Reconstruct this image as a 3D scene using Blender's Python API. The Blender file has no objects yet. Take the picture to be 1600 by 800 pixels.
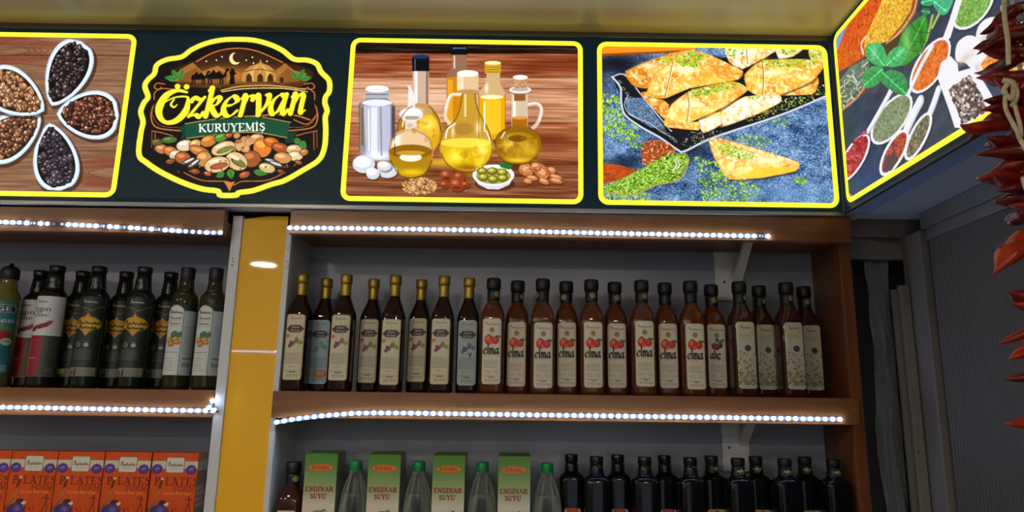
import bpy, bmesh, math, random
import numpy as np
from mathutils import Matrix, Vector

random.seed(7)
scene = bpy.context.scene
COL = scene.collection

# ------------------------------------------------------------------ camera, light, exposure
cam_data = bpy.data.cameras.new('camera')
cam_data.sensor_width = 36.0
cam_data.lens = 23.715
cam_data.shift_x = -0.01375
cam_data.shift_y = 0.0125
cam_data.clip_start = 0.02
cam = bpy.data.objects.new('camera', cam_data)
COL.objects.link(cam)
_R = Vector((0.99988354, -0.00854322, 0.01264634))
_U = Vector((-0.0140825, -0.19710165, 0.98028191))
_F = Vector((0.00588215, 0.98034583, 0.19719901))
m = Matrix.Identity(4)
for i in range(3):
    m[i][0], m[i][1], m[i][2] = _R[i], _U[i], -_F[i]
m[2][3] = 1.6
cam.matrix_world = m
scene.camera = cam

world = bpy.data.worlds.new('world')
scene.world = world
world.use_nodes = True
WORLD_STRENGTH = 0.8
world.node_tree.nodes['Background'].inputs[0].default_value = (0.74, 0.87, 1.0, 1)
world.node_tree.nodes['Background'].inputs[1].default_value = WORLD_STRENGTH

scene.view_settings.view_transform = 'Standard'
scene.view_settings.look = 'None'
scene.view_settings.exposure = 0.0
scene.view_settings.gamma = 1.0
scene.view_settings.use_curve_mapping = False
scene.cycles.use_denoising = True
scene.cycles.max_bounces = 10
scene.cycles.transparent_max_bounces = 16
scene.cycles.sample_clamp_indirect = 6.0
scene.cycles.caustics_reflective = False
scene.cycles.caustics_refractive = False

LAMP_L = 162.0      # ceiling downlights
LED_L = 120.0       # shelf LED chips
SIGN_L = 1.1       # backlit prints

# ------------------------------------------------------------------ materials
def lin(c):
    c = np.asarray(c, float) / 255.0
    return np.where(c <= 0.04045, c / 12.92, ((c + 0.055) / 1.055) ** 2.4)

MAT = {}
def mat(name, rgb=(200, 200, 200), rough=0.5, metal=0.0, trans=0.0, coat=0.0, ior=1.45,
        noise=None, bump=None, spec=0.5):
    """noise = (scale xyz, amount, detail): colour grain; bump = (scale, strength)."""
    if name in MAT:
        return MAT[name]
    mt = bpy.data.materials.new(name)
    mt.use_nodes = True
    nt = mt.node_tree
    b = nt.nodes['Principled BSDF']
    c = lin(rgb)
    b.inputs['Base Color'].default_value = (*c, 1)
    b.inputs['Roughness'].default_value = rough
    b.inputs['Metallic'].default_value = metal
    b.inputs['Transmission Weight'].default_value = trans
    b.inputs['Coat Weight'].default_value = coat
    b.inputs['Coat Roughness'].default_value = 0.03
    b.inputs['IOR'].default_value = ior
    b.inputs['Specular IOR Level'].default_value = spec
    if noise or bump:
        tc = nt.nodes.new('ShaderNodeTexCoord')
        mp = nt.nodes.new('ShaderNodeMapping')
        nt.links.new(tc.outputs['Object'], mp.inputs['Vector'])
        if noise:
            mp.inputs['Scale'].default_value = noise[0]
            n = nt.nodes.new('ShaderNodeTexNoise')
            n.inputs['Scale'].default_value = 1.0
            n.inputs['Detail'].default_value = noise[2]
            nt.links.new(mp.outputs[0], n.inputs['Vector'])
            r = nt.nodes.new('ShaderNodeValToRGB')
            a = noise[1]
            r.color_ramp.elements[0].position = 0.3
            r.color_ramp.elements[1].position = 0.7
            r.color_ramp.elements[0].color = (*(c * (1 - a)), 1)
            r.color_ramp.elements[1].color = (*np.minimum(c * (1 + a), 1), 1)
            nt.links.new(n.outputs['Fac'], r.inputs[0])
            nt.links.new(r.outputs[0], b.inputs['Base Color'])
        if bump:
            n2 = nt.nodes.new('ShaderNodeTexNoise')
            n2.inputs['Scale'].default_value = bump[0]
            n2.inputs['Detail'].default_value = 4
            nt.links.new(tc.outputs['Object'], n2.inputs['Vector'])
            bp = nt.nodes.new('ShaderNodeBump')
            bp.inputs['Strength'].default_value = bump[1]
            bp.inputs['Distance'].default_value = 0.002
            nt.links.new(n2.outputs['Fac'], bp.inputs['Height'])
            nt.links.new(bp.outputs[0], b.inputs['Normal'])
    MAT[name] = mt
    return mt

def emit(name, rgb, strength, sampling='AUTO'):
    if name in MAT:
        return MAT[name]
    mt = bpy.data.materials.new(name)
    mt.use_nodes = True
    b = mt.node_tree.nodes['Principled BSDF']
    c = lin(rgb)
    b.inputs['Base Color'].default_value = (*(c * 0.3), 1)
    b.inputs['Emission Color'].default_value = (*c, 1)
    b.inputs['Emission Strength'].default_value = strength
    b.inputs['Roughness'].default_value = 0.3
    b.inputs['Specular IOR Level'].default_value = 0.12
    mt.cycles.emission_sampling = sampling
    MAT[name] = mt
    return mt

def print_mat(name, backlit=False, rough=0.45, coat=0.0):
    """printed surface: colours come from the mesh's own colour attribute."""
    if name in MAT:
        return MAT[name]
    mt = bpy.data.materials.new(name)
    mt.use_nodes = True
    nt = mt.node_tree
    b = nt.nodes['Principled BSDF']
    at = nt.nodes.new('ShaderNodeAttribute')
    at.attribute_name = 'Col'
    b.inputs['Roughness'].default_value = rough
    b.inputs['Coat Weight'].default_value = coat
    if backlit:
        b.inputs['Base Color'].default_value = (0.02, 0.02, 0.02, 1)
        b.inputs['Specular IOR Level'].default_value = 0.15
        nt.links.new(at.outputs['Color'], b.inputs['Emission Color'])
        b.inputs['Emission Strength'].default_value = SIGN_L
        mt.cycles.emission_sampling = 'NONE'
    else:
        nt.links.new(at.outputs['Color'], b.inputs['Base Color'])
    MAT[name] = mt
    return mt

def clear_plastic(name, tint, gloss_rough, reflect, bump=None, floor_=0.0):
    """thin clear film: mostly see-through, with a glossy skin."""
    mt = bpy.data.materials.new(name)
    mt.use_nodes = True
    nt = mt.node_tree
    out = nt.nodes['Material Output']
    b = nt.nodes['Principled BSDF']
    b.inputs['Base Color'].default_value = (*lin(tint), 1)
    b.inputs['Roughness'].default_value = gloss_rough
    b.inputs['Specular IOR Level'].default_value = 0.9
    tr = nt.nodes.new('ShaderNodeBsdfTransparent')
    tr.inputs[0].default_value = (0.93, 0.95, 0.94, 1)
    mx = nt.nodes.new('ShaderNodeMixShader')
    fr = nt.nodes.new('ShaderNodeLayerWeight')
    fr.inputs['Blend'].default_value = reflect
    mr = nt.nodes.new('ShaderNodeMapRange')
    mr.inputs['To Min'].default_value = floor_
    nt.links.new(fr.outputs['Facing'], mr.inputs['Value'])
    nt.links.new(mr.outputs[0], mx.inputs[0])
    nt.links.new(tr.outputs[0], mx.inputs[1])
    nt.links.new(b.outputs[0], mx.inputs[2])
    nt.links.new(mx.outputs[0], out.inputs['Surface'])
    if bump:
        tc = nt.nodes.new('ShaderNodeTexCoord')
        n2 = nt.nodes.new('ShaderNodeTexNoise')
        n2.inputs['Scale'].default_value = bump[0]
        n2.inputs['Detail'].default_value = 5
        nt.links.new(tc.outputs['Object'], n2.inputs['Vector'])
        bp = nt.nodes.new('ShaderNodeBump')
        bp.inputs['Strength'].default_value = bump[1]
        bp.inputs['Distance'].default_value = 0.01
        nt.links.new(n2.outputs['Fac'], bp.inputs['Height'])
        nt.links.new(bp.outputs[0], b.inputs['Normal'])
        nt.links.new(bp.outputs[0], fr.inputs['Normal'])
    MAT[name] = mt
    return mt

# ------------------------------------------------------------------ object helpers
def obj(name, me, material=None, parent=None, loc=None, smooth=False):
    if material is not None and len(me.materials) == 0:
        me.materials.append(material)
    o = bpy.data.objects.new(name, me)
    COL.objects.link(o)
    if parent is not None:
        o.parent = parent
    if loc is not None:
        o.location = loc
    if smooth:
        me.polygons.foreach_set('use_smooth', [True] * len(me.polygons))
    return o

def tag(o, label=None, cat=None, group=None, kind=None):
    if label: o['label'] = label
    if cat: o['category'] = cat
    if group: o['group'] = group
    if kind: o['kind'] = kind
    return o

def thing(name, label, cat, loc=(0, 0, 0), group=None, rotz=0.0):
    o = bpy.data.objects.new(name, None)
    o.empty_display_size = 0.05
    COL.objects.link(o)
    o.location = loc
    o.rotation_euler = (0, 0, rotz)
    return tag(o, label, cat, group)

def box_mesh(name, x0, x1, y0, y1, z0, z1, bevel=0.0):
    bm = bmesh.new()
    vs = [bm.verts.new((x, y, z)) for x in (x0, x1) for y in (y0, y1) for z in (z0, z1)]
    for f in ((0, 1, 3, 2), (4, 6, 7, 5), (0, 4, 5, 1), (2, 3, 7, 6), (0, 2, 6, 4), (1, 5, 7, 3)):
        bm.faces.new([vs[i] for i in f])
    bmesh.ops.recalc_face_normals(bm, faces=bm.faces)
    if bevel:
        bmesh.ops.bevel(bm, geom=bm.edges[:], offset=bevel, segments=2, affect='EDGES', profile=0.6)
    me = bpy.data.meshes.new(name)
    bm.to_mesh(me)
    bm.free()
    return me

def box(name, x0, x1, y0, y1, z0, z1, material, parent=None, bevel=0.0):
    """box given in world metres; the origin sits at its centre bottom."""
    cx, cy = (x0 + x1) / 2, (y0 + y1) / 2
    me = box_mesh(name, x0 - cx, x1 - cx, y0 - cy, y1 - cy, 0, z1 - z0, bevel)
    o = obj(name, me, material, parent)
    loc = Vector((cx, cy, z0))
    if parent is not None:
        loc = loc - parent.location
    o.location = loc
    return o

def py_mesh(name, verts, faces, smooth=False):
    me = bpy.data.meshes.new(name)
    me.from_pydata([tuple(v) for v in verts], [], faces)
    me.update()
    if smooth:
        me.polygons.foreach_set('use_smooth', [True] * len(me.polygons))
    return me

def loft(name, levels, seg=28, smooth=True, close_bottom=True, close_top=True):
    """levels: (z, half_width, exponent): round at 2, squarish at 5+."""
    vs, fs = [], []
    for z, hw, n in levels:
        for k in range(seg):
            a = 2 * math.pi * (k + 0.5) / seg
            c, s = math.cos(a), math.sin(a)
            r = hw / (abs(c) ** n + abs(s) ** n) ** (1.0 / n)
            vs.append((r * c, r * s, z))
    L = len(levels)
    for i in range(L - 1):
        for k in range(seg):
            a, b = i * seg + k, i * seg + (k + 1) % seg
            fs.append((a, b, b + seg, a + seg))
    if close_bottom: fs.append(tuple(range(seg - 1, -1, -1)))
    if close_top: fs.append(tuple((L - 1) * seg + k for k in range(seg)))
    me = py_mesh(name, vs, fs, smooth)
    return me

def tube_mesh(name, pts, radii, seg=8, flat=1.0):
    pts = [Vector(p) for p in pts]
    if not hasattr(radii, '__len__'):
        radii = [radii] * len(pts)
    vs, fs = [], []
    for i, p in enumerate(pts):
        t = (pts[min(i + 1, len(pts) - 1)] - pts[max(i - 1, 0)]).normalized()
        ref = Vector((0, 0, 1)) if abs(t.z) < 0.9 else Vector((0, 1, 0))
        u = t.cross(ref).normalized()
        v = u.cross(t).normalized()
        for k in range(seg):
            a = 2 * math.pi * k / seg
            vs.append(p + u * math.cos(a) * radii[i] + v * math.sin(a) * radii[i] * flat)
    for i in range(len(pts) - 1):
        for k in range(seg):
            a, b = i * seg + k, i * seg + (k + 1) % seg
            fs.append((a, b, b + seg, a + seg))
    fs.append(tuple(range(seg - 1, -1, -1)))
    fs.append(tuple((len(pts) - 1) * seg + k for k in range(seg)))
    return py_mesh(name, vs, fs, True)

def smooth_path(pts, per=6, closed=False):
    P = [np.array(p, float) for p in pts]
    n = len(P)
    if n < 3:
        return np.array(P)
    out = []
    rng = range(n) if closed else range(n - 1)
    for i in rng:
        p0 = P[(i - 1) % n] if (closed or i > 0) else P[0]
        p1, p2 = P[i], P[(i + 1) % n]
        p3 = P[(i + 2) % n] if (closed or i + 2 < n) else P[-1]
        for k in range(per):
            t = k / per
            out.append(0.5 * ((2 * p1) + (-p0 + p2) * t + (2 * p0 - 5 * p1 + 4 * p2 - p3) * t * t
                              + (-p0 + 3 * p1 - 3 * p2 + p3) * t ** 3))
    if not closed:
        out.append(P[-1])
    return np.array(out)

# ------------------------------------------------------------------ flat print painter (colours -> mesh colour attribute)
def vnoise(h, w, sy, sx, rng):
    gh, gw = int(h / sy) + 3, int(w / sx) + 3
    g = rng.random((gh, gw)).astype(np.float32)
    y = np.arange(h) / sy
    x = np.arange(w) / sx
    iy, ix = y.astype(int), x.astype(int)
    fy, fx = (y - iy)[:, None], (x - ix)[None, :]
    fy = fy * fy * (3 - 2 * fy)
    fx = fx * fx * (3 - 2 * fx)
    a = g[np.ix_(iy, ix)]; b = g[np.ix_(iy, ix + 1)]
    c = g[np.ix_(iy + 1, ix)]; d = g[np.ix_(iy + 1, ix + 1)]
    return (a * (1 - fx) + b * fx) * (1 - fy) + (c * (1 - fx) + d * fx) * fy

class Art:
    def __init__(s, w, h, bg, xf, ss=2, seed=1):
        s.W, s.H, s.ss = int(w) * ss, int(h) * ss, ss
        s.a = np.zeros((s.H, s.W, 3), np.float32)
        s.a[:] = bg
        s.xf = xf
        s.rng = np.random.default_rng(seed)
        p0 = xf(np.array([[0., 0.]]))[0]; p1 = xf(np.array([[1., 0.]]))[0]; p2 = xf(np.array([[0., 1.]]))[0]
    def unit(s, x, y):
        p = s.xf(np.array([[x, y], [x + 1e-2, y], [x, y + 1e-2]], float))
        return (np.hypot(*(p[1] - p[0])) * 100 + np.hypot(*(p[2] - p[0])) * 100) / 2
    def _mask(s, P):
        x0, y0 = np.floor(P.min(0)).astype(int) - 1
        x1, y1 = np.ceil(P.max(0)).astype(int) + 2
        x0, y0, x1, y1 = max(x0, 0), max(y0, 0), min(x1, s.W), min(y1, s.H)
        if x1 <= x0 or y1 <= y0:
            return None
        xx = (np.arange(x0, x1) + 0.5)[None, :]
        yy = (np.arange(y0, y1) + 0.5)[:, None]
        mk = np.zeros((y1 - y0, x1 - x0), bool)
        Q = np.roll(P, -1, 0)
        for (ax, ay), (bx, by) in zip(P, Q):
            if ay == by: continue
            mk ^= ((ay > yy) != (by > yy)) & (xx < (bx - ax) * (yy - ay) / (by - ay) + ax)
        return mk, slice(y0, y1), slice(x0, x1)
    def _blend(s, r, col, al):
        mk, ys, xs = r
        reg = s.a[ys, xs]
        col = np.asarray(col, np.float32)
        if col.ndim == 3:
            col = col[ys, xs]
            reg[mk] = reg[mk] * (1 - al) + col[mk] * al
        else:
            reg[mk] = reg[mk] * (1 - al) + col * al
    def poly(s, pts, col, al=1.0, sm=False, raw=False):
        pts = np.array(pts, float)
        if sm: pts = smooth_path(pts, 5, True)
        P = pts if raw else s.xf(pts)
        r = s._mask(P)
        if r is not None and r[0].any(): s._blend(r, col, al)
        return r
    def ell(s, x, y, rx, ry, col, rot=0, al=1.0, n=22):
        t = np.linspace(0, 2 * np.pi, n, endpoint=False)
        c, d = math.cos(math.radians(rot)), math.sin(math.radians(rot))
        px, py = rx * np.cos(t), ry * np.sin(t)
        return s.poly(np.stack([x + c * px - d * py, y + d * px + c * py], 1), col, al)
    def rect(s, x0, y0, x1, y1, col, al=1.0):
        return s.poly([(x0, y0), (x1, y0), (x1, y1), (x0, y1)], col, al)
    def stroke(s, pts, w, col, al=1.0, sm=True, closed=False, taper=False):
        """w in artwork units, number or one per point."""
        pts = np.array(pts, float)
        q = smooth_path(pts, 6, closed) if (sm and len(pts) > 2) else pts
        if closed: q = np.vstack([q, q[:1]])
        if hasattr(w, '__len__'):
            ww = np.interp(np.linspace(0, 1, len(q)), np.linspace(0, 1, len(w)), w)
        else:
            ww = np.full(len(q), float(w))
            if taper: ww = ww * np.sin(np.linspace(0.15, np.pi - 0.15, len(q))) ** 0.6
        k = s.unit(*pts[0])
        P = s.xf(q); R = np.maximum(ww * k / 2, 0.35)
        for i in range(len(P) - 1):
            a, b, ra, rb = P[i], P[i + 1], R[i], R[i + 1]
            rm = max(ra, rb) + 1
            x0, y0 = np.floor(np.minimum(a, b) - rm).astype(int)
            x1, y1 = np.ceil(np.maximum(a, b) + rm).astype(int)
            x0, y0, x1, y1 = max(x0, 0), max(y0, 0), min(x1, s.W), min(y1, s.H)
            if x1 <= x0 or y1 <= y0: continue
            xx = (np.arange(x0, x1) + 0.5)[None, :] - a[0]
            yy = (np.arange(y0, y1) + 0.5)[:, None] - a[1]
            d = b - a
            L = max(d @ d, 1e-9)
            t = np.clip((xx * d[0] + yy * d[1]) / L, 0, 1)
            mk = np.hypot(xx - t * d[0], yy - t * d[1]) <= ra + (rb - ra) * t
            s._blend((mk, slice(y0, y1), slice(x0, x1)), col, al)
    def blob(s, x, y, rx, ry, col, al):
        """soft spot of printed colour"""
        c = s.xf(np.array([[x, y]], float))[0]
        k = s.unit(x, y)
        RX, RY = rx * k, ry * k
        x0, x1 = max(int(c[0] - 2.2 * RX), 0), min(int(c[0] + 2.2 * RX), s.W)
        y0, y1 = max(int(c[1] - 2.2 * RY), 0), min(int(c[1] + 2.2 * RY), s.H)
        if x1 <= x0 or y1 <= y0: return
        xx = (np.arange(x0, x1)[None, :] - c[0]) / RX
        yy = (np.arange(y0, y1)[:, None] - c[1]) / RY
        g = (np.exp(-(xx ** 2 + yy ** 2) * 1.2) * al)[..., None]
        s.a[y0:y1, x0:x1] = s.a[y0:y1, x0:x1] * (1 - g) + np.array(col, np.float32) * g
    def tex(s, base, amp, sy, sx, octaves=3):
        n = 0; A = 1.0; tot = 0
        for o in range(octaves):
            n = n + A * vnoise(s.H, s.W, max(sy / 2 ** o, 1), max(sx / 2 ** o, 1), s.rng); tot += A; A *= 0.6
        n = n / tot - 0.5
        return np.clip(np.asarray(base, np.float32) + n[..., None] * np.asarray(amp, np.float32), 0, 255)
    def grains(s, r, th, sz, col, al=1.0):
        """granular flecks inside a mask from a poly() call"""
        if r is None: return
        mk, ys, xs = r
        n = vnoise(mk.shape[0], mk.shape[1], sz, sz, s.rng)
        s._blend((mk & (n > th), ys, xs), col, al)
    def speck(s, pts, n, cols, r0, r1, al=1.0, asp=0.7):
        """n separate little pieces scattered inside an outline"""
        pts = np.array(pts, float)
        lo, hi = pts.min(0), pts.max(0)
        got = 0
        for _ in range(n * 6):
            p = lo + (hi - lo) * s.rng.random(2)
            ins = False
            for (ax, ay), (bx, by) in zip(pts, np.roll(pts, -1, 0)):
                if (ay > p[1]) != (by > p[1]) and p[0] < (bx - ax) * (p[1] - ay) / (by - ay) + ax:
                    ins = not ins
            if not ins: continue
            r = r0 + (r1 - r0) * s.rng.random()
            s.ell(p[0], p[1], r, r * asp, cols[s.rng.integers(len(cols))], s.rng.random() * 180, al, 9)
            got += 1
            if got >= n: break
    def out(s):
        k = s.ss
        return s.a.reshape(s.H // k, k, s.W // k, k, 3).mean((1, 3))

def print_mesh(name, art, place, keep=None):
    """one flat sheet, its colours held per vertex; place(u, v) -> x, y, z (v down)."""
    c = lin(art.out())
    H, W = c.shape[:2]
    u, v = np.meshgrid((np.arange(W) + 0.5) / W, (np.arange(H) + 0.5) / H)
    u = (u - 0.5) * W / (W - 1) + 0.5
    v = (v - 0.5) * H / (H - 1) + 0.5
    x, y, z = place(u, v)
    co = np.stack(np.broadcast_arrays(x, y, z), -1).reshape(-1, 3)
    idx = np.arange(H * W).reshape(H, W)
    q = np.stack([idx[:-1, :-1], idx[1:, :-1], idx[1:, 1:], idx[:-1, 1:]], -1).reshape(-1, 4)
    if keep is not None:
        k = keep(u, v)
        kk = (k[:-1, :-1] & k[1:, :-1] & k[1:, 1:] & k[:-1, 1:]).reshape(-1)
        q = q[kk]
        used = np.zeros(H * W, bool)
        used[q.ravel()] = True
        remap = np.cumsum(used) - 1
        q = remap[q]
        co = co[used]
        c = c.reshape(-1, 3)[used]
    me = bpy.data.meshes.new(name)
    me.vertices.add(len(co))
    me.vertices.foreach_set('co', co.astype(np.float32).ravel())
    me.loops.add(q.size)
    me.loops.foreach_set('vertex_index', q.astype(np.int32).ravel())
    me.polygons.add(len(q))
    me.polygons.foreach_set('loop_start', np.arange(0, q.size, 4, dtype=np.int32))
    me.update(calc_edges=True)
    at = me.attributes.new('Col', 'FLOAT_COLOR', 'POINT')
    rgba = np.ones((len(co), 4), np.float32)
    rgba[:, :3] = c.reshape(-1, 3)
    at.data.foreach_set('color', rgba.ravel())
    return me

def round_keep(w, h, r):
    def f(u, v):
        dx = np.maximum(np.abs(u - 0.5) * w - (w / 2 - r), 0)
        dy = np.maximum(np.abs(v - 0.5) * h - (h / 2 - r), 0)
        return dx * dx + dy * dy <= r * r * 1.0001
    return f

# lettering -------------------------------------------------------------------
def font_tris(text, shear=0.0, bold=0.0):
    c = bpy.data.curves.new('t', 'FONT')
    c.body = text
    c.shear = shear
    c.offset = bold
    c.resolution_u = 4
    o = bpy.data.objects.new('t', c)
    COL.objects.link(o)
    dg = bpy.context.evaluated_depsgraph_get()
    me = o.evaluated_get(dg).to_mesh()
    me.calc_loop_triangles()
    co = np.array([v.co[:2] for v in me.vertices])
    tr = np.array([t.vertices[:] for t in me.loop_triangles])
    o.evaluated_get(dg).to_mesh_clear()
    bpy.data.objects.remove(o)
    bpy.data.curves.remove(c)
    return co, tr

def write(art, text, x, y, h, col, width=None, rot=0, shear=0.0, bold=0.0, al=1.0, aspect=1.0):
    """plain lettering, lower left at x, y; h is the cap height; aspect squeezes x in label space"""
    co, tr = font_tris(text, shear, bold)
    if len(tr) == 0: return
    ch = 0.73
    sx = h / ch * aspect
    if width: sx = width / (co[:, 0].max() - co[:, 0].min())
    px = (co[:, 0] - co[:, 0].min()) * sx
    py = -co[:, 1] * h / ch
    a = math.radians(rot)
    P = np.stack([x + px * math.cos(a) - py * math.sin(a), y + px * math.sin(a) + py * math.cos(a)], 1)
    for t in tr:
        art.poly(P[t], col, al)

# serif capitals: (advance, thick strokes, thin strokes), cap height 1
CAPS = {
 'A': (.95, [[(.42, 1), (.82, 0)]], [[(.46, 1), (.12, 0)], [(.24, .35), (.66, .35)], [(0, 0), (.26, 0)], [(.66, 0), (.98, 0)]]),
 'E': (.78, [[(.18, 1), (.18, 0)]], [[(.04, 1), (.68, 1), (.68, .8)], [(.18, .52), (.5, .52)], [(.04, 0), (.7, 0), (.72, .22)]]),
 'F': (.72, [[(.18, 1), (.18, 0)]], [[(.04, 1), (.66, 1), (.66, .78)], [(.18, .52), (.5, .52)], [(.04, 0), (.36, 0)]]),
 'G': (.92, [[(.5, 1.0), (.12, .75), (.12, .25), (.5, 0)], [(.74, .4), (.74, .1)]], [[(.5, 1), (.78, .85), (.78, .72)], [(.5, 0), (.74, .08)], [(.56, .42), (.86, .42)]]),
 'I': (.42, [[(.2, 1), (.2, 0)]], [[(.04, 1), (.36, 1)], [(.04, 0), (.36, 0)]]),
 'K': (.92, [[(.18, 1), (.18, 0)], [(.36, .55), (.8, 0)]], [[(.04, 1), (.34, 1)], [(.04, 0), (.34, 0)], [(.78, 1), (.18, .42)], [(.64, 1), (.9, 1)], [(.64, 0), (.94, 0)]]),
 'L': (.74, [[(.18, 1), (.18, 0)]], [[(.04, 1), (.36, 1)], [(.04, 0), (.66, 0), (.68, .25)]]),
 'M': (1.15, [[(.94, 1), (.94, 0)], [(.2, 1), (.56, .12)]], [[(.18, 1), (.18, 0)], [(.56, .12), (.94, 1)], [(.04, 0), (.34, 0)], [(.78, 0), (1.1, 0)], [(.02, 1), (.26, 1)], [(.9, 1), (1.1, 1)]]),
 'N': (.98, [[(.2, 1), (.76, 0)]], [[(.2, 1), (.2, 0)], [(.76, 1), (.76, 0)], [(.04, 0), (.36, 0)], [(.6, 1), (.92, 1)], [(.04, 1), (.24, 1)]]),
 'O': (.95, [[(.46, 1), (.1, .72), (.1, .28), (.46, 0)], [(.46, 0), (.82, .28), (.82, .72), (.46, 1)]], []),
 'P': (.78, [[(.18, 1), (.18, 0)], [(.5, 1), (.72, .76), (.5, .48)]], [[(.04, 1), (.5, 1)], [(.18, .48), (.5, .48)], [(.04, 0), (.36, 0)]]),
 'R': (.9, [[(.18, 1), (.18, 0)], [(.48, 1), (.7, .77), (.48, .52)], [(.44, .5), (.78, 0)]], [[(.04, 1), (.48, 1)], [(.18, .52), (.48, .52)], [(.04, 0), (.34, 0)], [(.7, 0), (.92, 0)]]),
 'S': (.74, [[(.3, .95), (.14, .76), (.36, .55), (.58, .38), (.56, .12), (.36, 0)]], [[(.6, .78), (.56, .95), (.3, .98)], [(.36, 0), (.14, .06), (.08, .26)]]),
 'T': (.82, [[(.4, 1), (.4, 0)]], [[(.04, .78), (.06, 1), (.74, 1), (.76, .78)], [(.22, 0), (.58, 0)]]),
 'U': (.92, [[(.18, 1), (.18, .3), (.28, .05), (.46, 0)]], [[(.46, 0), (.66, .08), (.74, .3), (.74, 1)], [(.02, 1), (.34, 1)], [(.6, 1), (.9, 1)]]),
 'Y': (.88, [[(.12, 1), (.42, .48)], [(.42, .48), (.42, 0)]], [[(.74, 1), (.42, .48)], [(0, 1), (.28, 1)], [(.6, 1), (.88, 1)], [(.24, 0), (.6, 0)]]),
 ' ': (.45, [], []),
}
CAPS['İ'] = (.42, CAPS['I'][1], CAPS['I'][2] + [[(.19, 1.24), (.21, 1.24)]])
CAPS['Ş'] = (.74, CAPS['S'][1], CAPS['S'][2] + [[(.36, 0), (.4, -.14), (.3, -.26)]])
LOW = {   # x height 1: broad-nib letters
 'e': (.86, [[(.1, .5), (.5, .56), (.74, .78), (.5, 1.0), (.18, .78), (.06, .38), (.24, .03), (.52, .0), (.82, .26)]]),
 'a': (1.0, [[(.74, .86), (.5, 1.0), (.16, .72), (.06, .3), (.24, .0), (.5, .2), (.74, .75)], [(.8, 1.0), (.72, .5), (.72, .15), (.84, .0), (1.0, .2)]]),
 'l': (.42, [[(.2, 1.75), (.2, 0)]]),
 'm': (1.3, [[(.15, 1.0), (.15, 0)], [(.15, .65), (.38, 1.0), (.58, .85), (.6, 0)], [(.6, .65), (.84, 1.0), (1.04, .85), (1.06, .2), (1.2, 0)]]),
 'n': (.95, [[(.1, .85), (.24, 1.0), (.2, .5), (.14, 0)], [(.17, .4), (.46, .95), (.68, .9), (.66, .4), (.68, .05), (.9, .15)]]),
 'r': (.72, [[(.08, .85), (.24, 1.0), (.2, .5), (.14, 0)], [(.18, .45), (.38, .92), (.66, .95), (.66, .78)]]),
 'v': (.86, [[(.02, .85), (.18, 1.0), (.28, .5), (.34, 0)], [(.34, 0), (.7, .5), (.78, .95), (.62, 1.0)]]),
 'z': (.82, [[(.1, .8), (.2, 1.0), (.5, .9), (.76, 1.0)], [(.76, 1.0), (.06, .02)], [(.06, .02), (.4, .1), (.66, -.02), (.8, .2)]]),
 'k': (.92, [[(.1, 1.32), (.24, 1.45), (.2, .8), (.12, 0)], [(.16, .45), (.5, .95), (.74, .9), (.6, .6), (.3, .5)], [(.3, .52), (.6, .1), (.8, 0), (.94, .15)]]),
 'c': (.8, [[(.68, .8), (.46, 1.0), (.16, .75), (.06, .36), (.26, .02), (.54, .0), (.76, .24)]]),
 'ı': (.4, [[(.2, 1.0), (.2, .15), (.32, 0)]]),
}
LOW['ç'] = (.8, LOW['c'][1] + [[(.42, 0), (.48, -.2), (.34, -.34)]])

def letters(art, text, x, y, h, col, font, thick=.2, thin=.07, rot=0, shear=0.0, gap=.06, sx=1.0, rise=0.0):
    """stroke-drawn lettering; h is the cap height / x height, x, y the start of the baseline"""
    a = math.radians(rot)
    pen = 0.0
    for ch in text:
        adv, *parts = font[ch]
        def P(pts):
            o = []
            for px, py in pts:
                X = (pen + px + shear * py) * h * sx
                Y = -py * h
                o.append((x + X * math.cos(a) - Y * math.sin(a), y + X * math.sin(a) + Y * math.cos(a)))
            return o
        if font is CAPS:
            for st in parts[1]: art.stroke(P(st), thin * h, col, sm=False)
            for st in parts[0]: art.stroke(P(st), thick * h, col, sm=len(st) > 2)
        else:
            for st in parts[0]:
                q = smooth_path(np.array(st), 6) if len(st) > 2 else np.array(st, float)
                d = np.gradient(q, axis=0)
                ang = np.arctan2(d[:, 1], d[:, 0] * sx)
                w = thin + (thick - thin) * np.abs(np.sin(ang - math.radians(28))) ** 1.3
                art.stroke(P(q), list(w * h), col, sm=False)
        pen += adv + gap
    return pen * h * sx

def fine_lines(art, x0, x1, y0, y1, n, col, al=0.6, ragged=0.25):
    for i in range(n):
        y = y0 + (y1 - y0) * (i + 0.5) / n
        x = x0
        e = x1 - (x1 - x0) * ragged * art.rng.random()
        while x < e:
            w = (x1 - x0) * (0.05 + 0.12 * art.rng.random())
            art.rect(x, y, min(x + w, e), y + (y1 - y0) / n * 0.45, col, al)
            x += w + (x1 - x0) * 0.025

def scrawl(art, x0, x1, y, h, col, w, seed=0):
    """a small illegible cursive signature"""
    r = np.random.default_rng(seed)
    n = 13
    xs = np.linspace(x0, x1, n)
    ys = y - h * (0.15 + 0.6 * (np.arange(n) % 2) * (0.5 + 0.5 * r.random(n)))
    ys[1] = y - h * 1.2
    art.stroke(np.stack([xs + (x1 - x0) * 0.03 * r.random(n), ys], 1), w, col)
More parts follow.
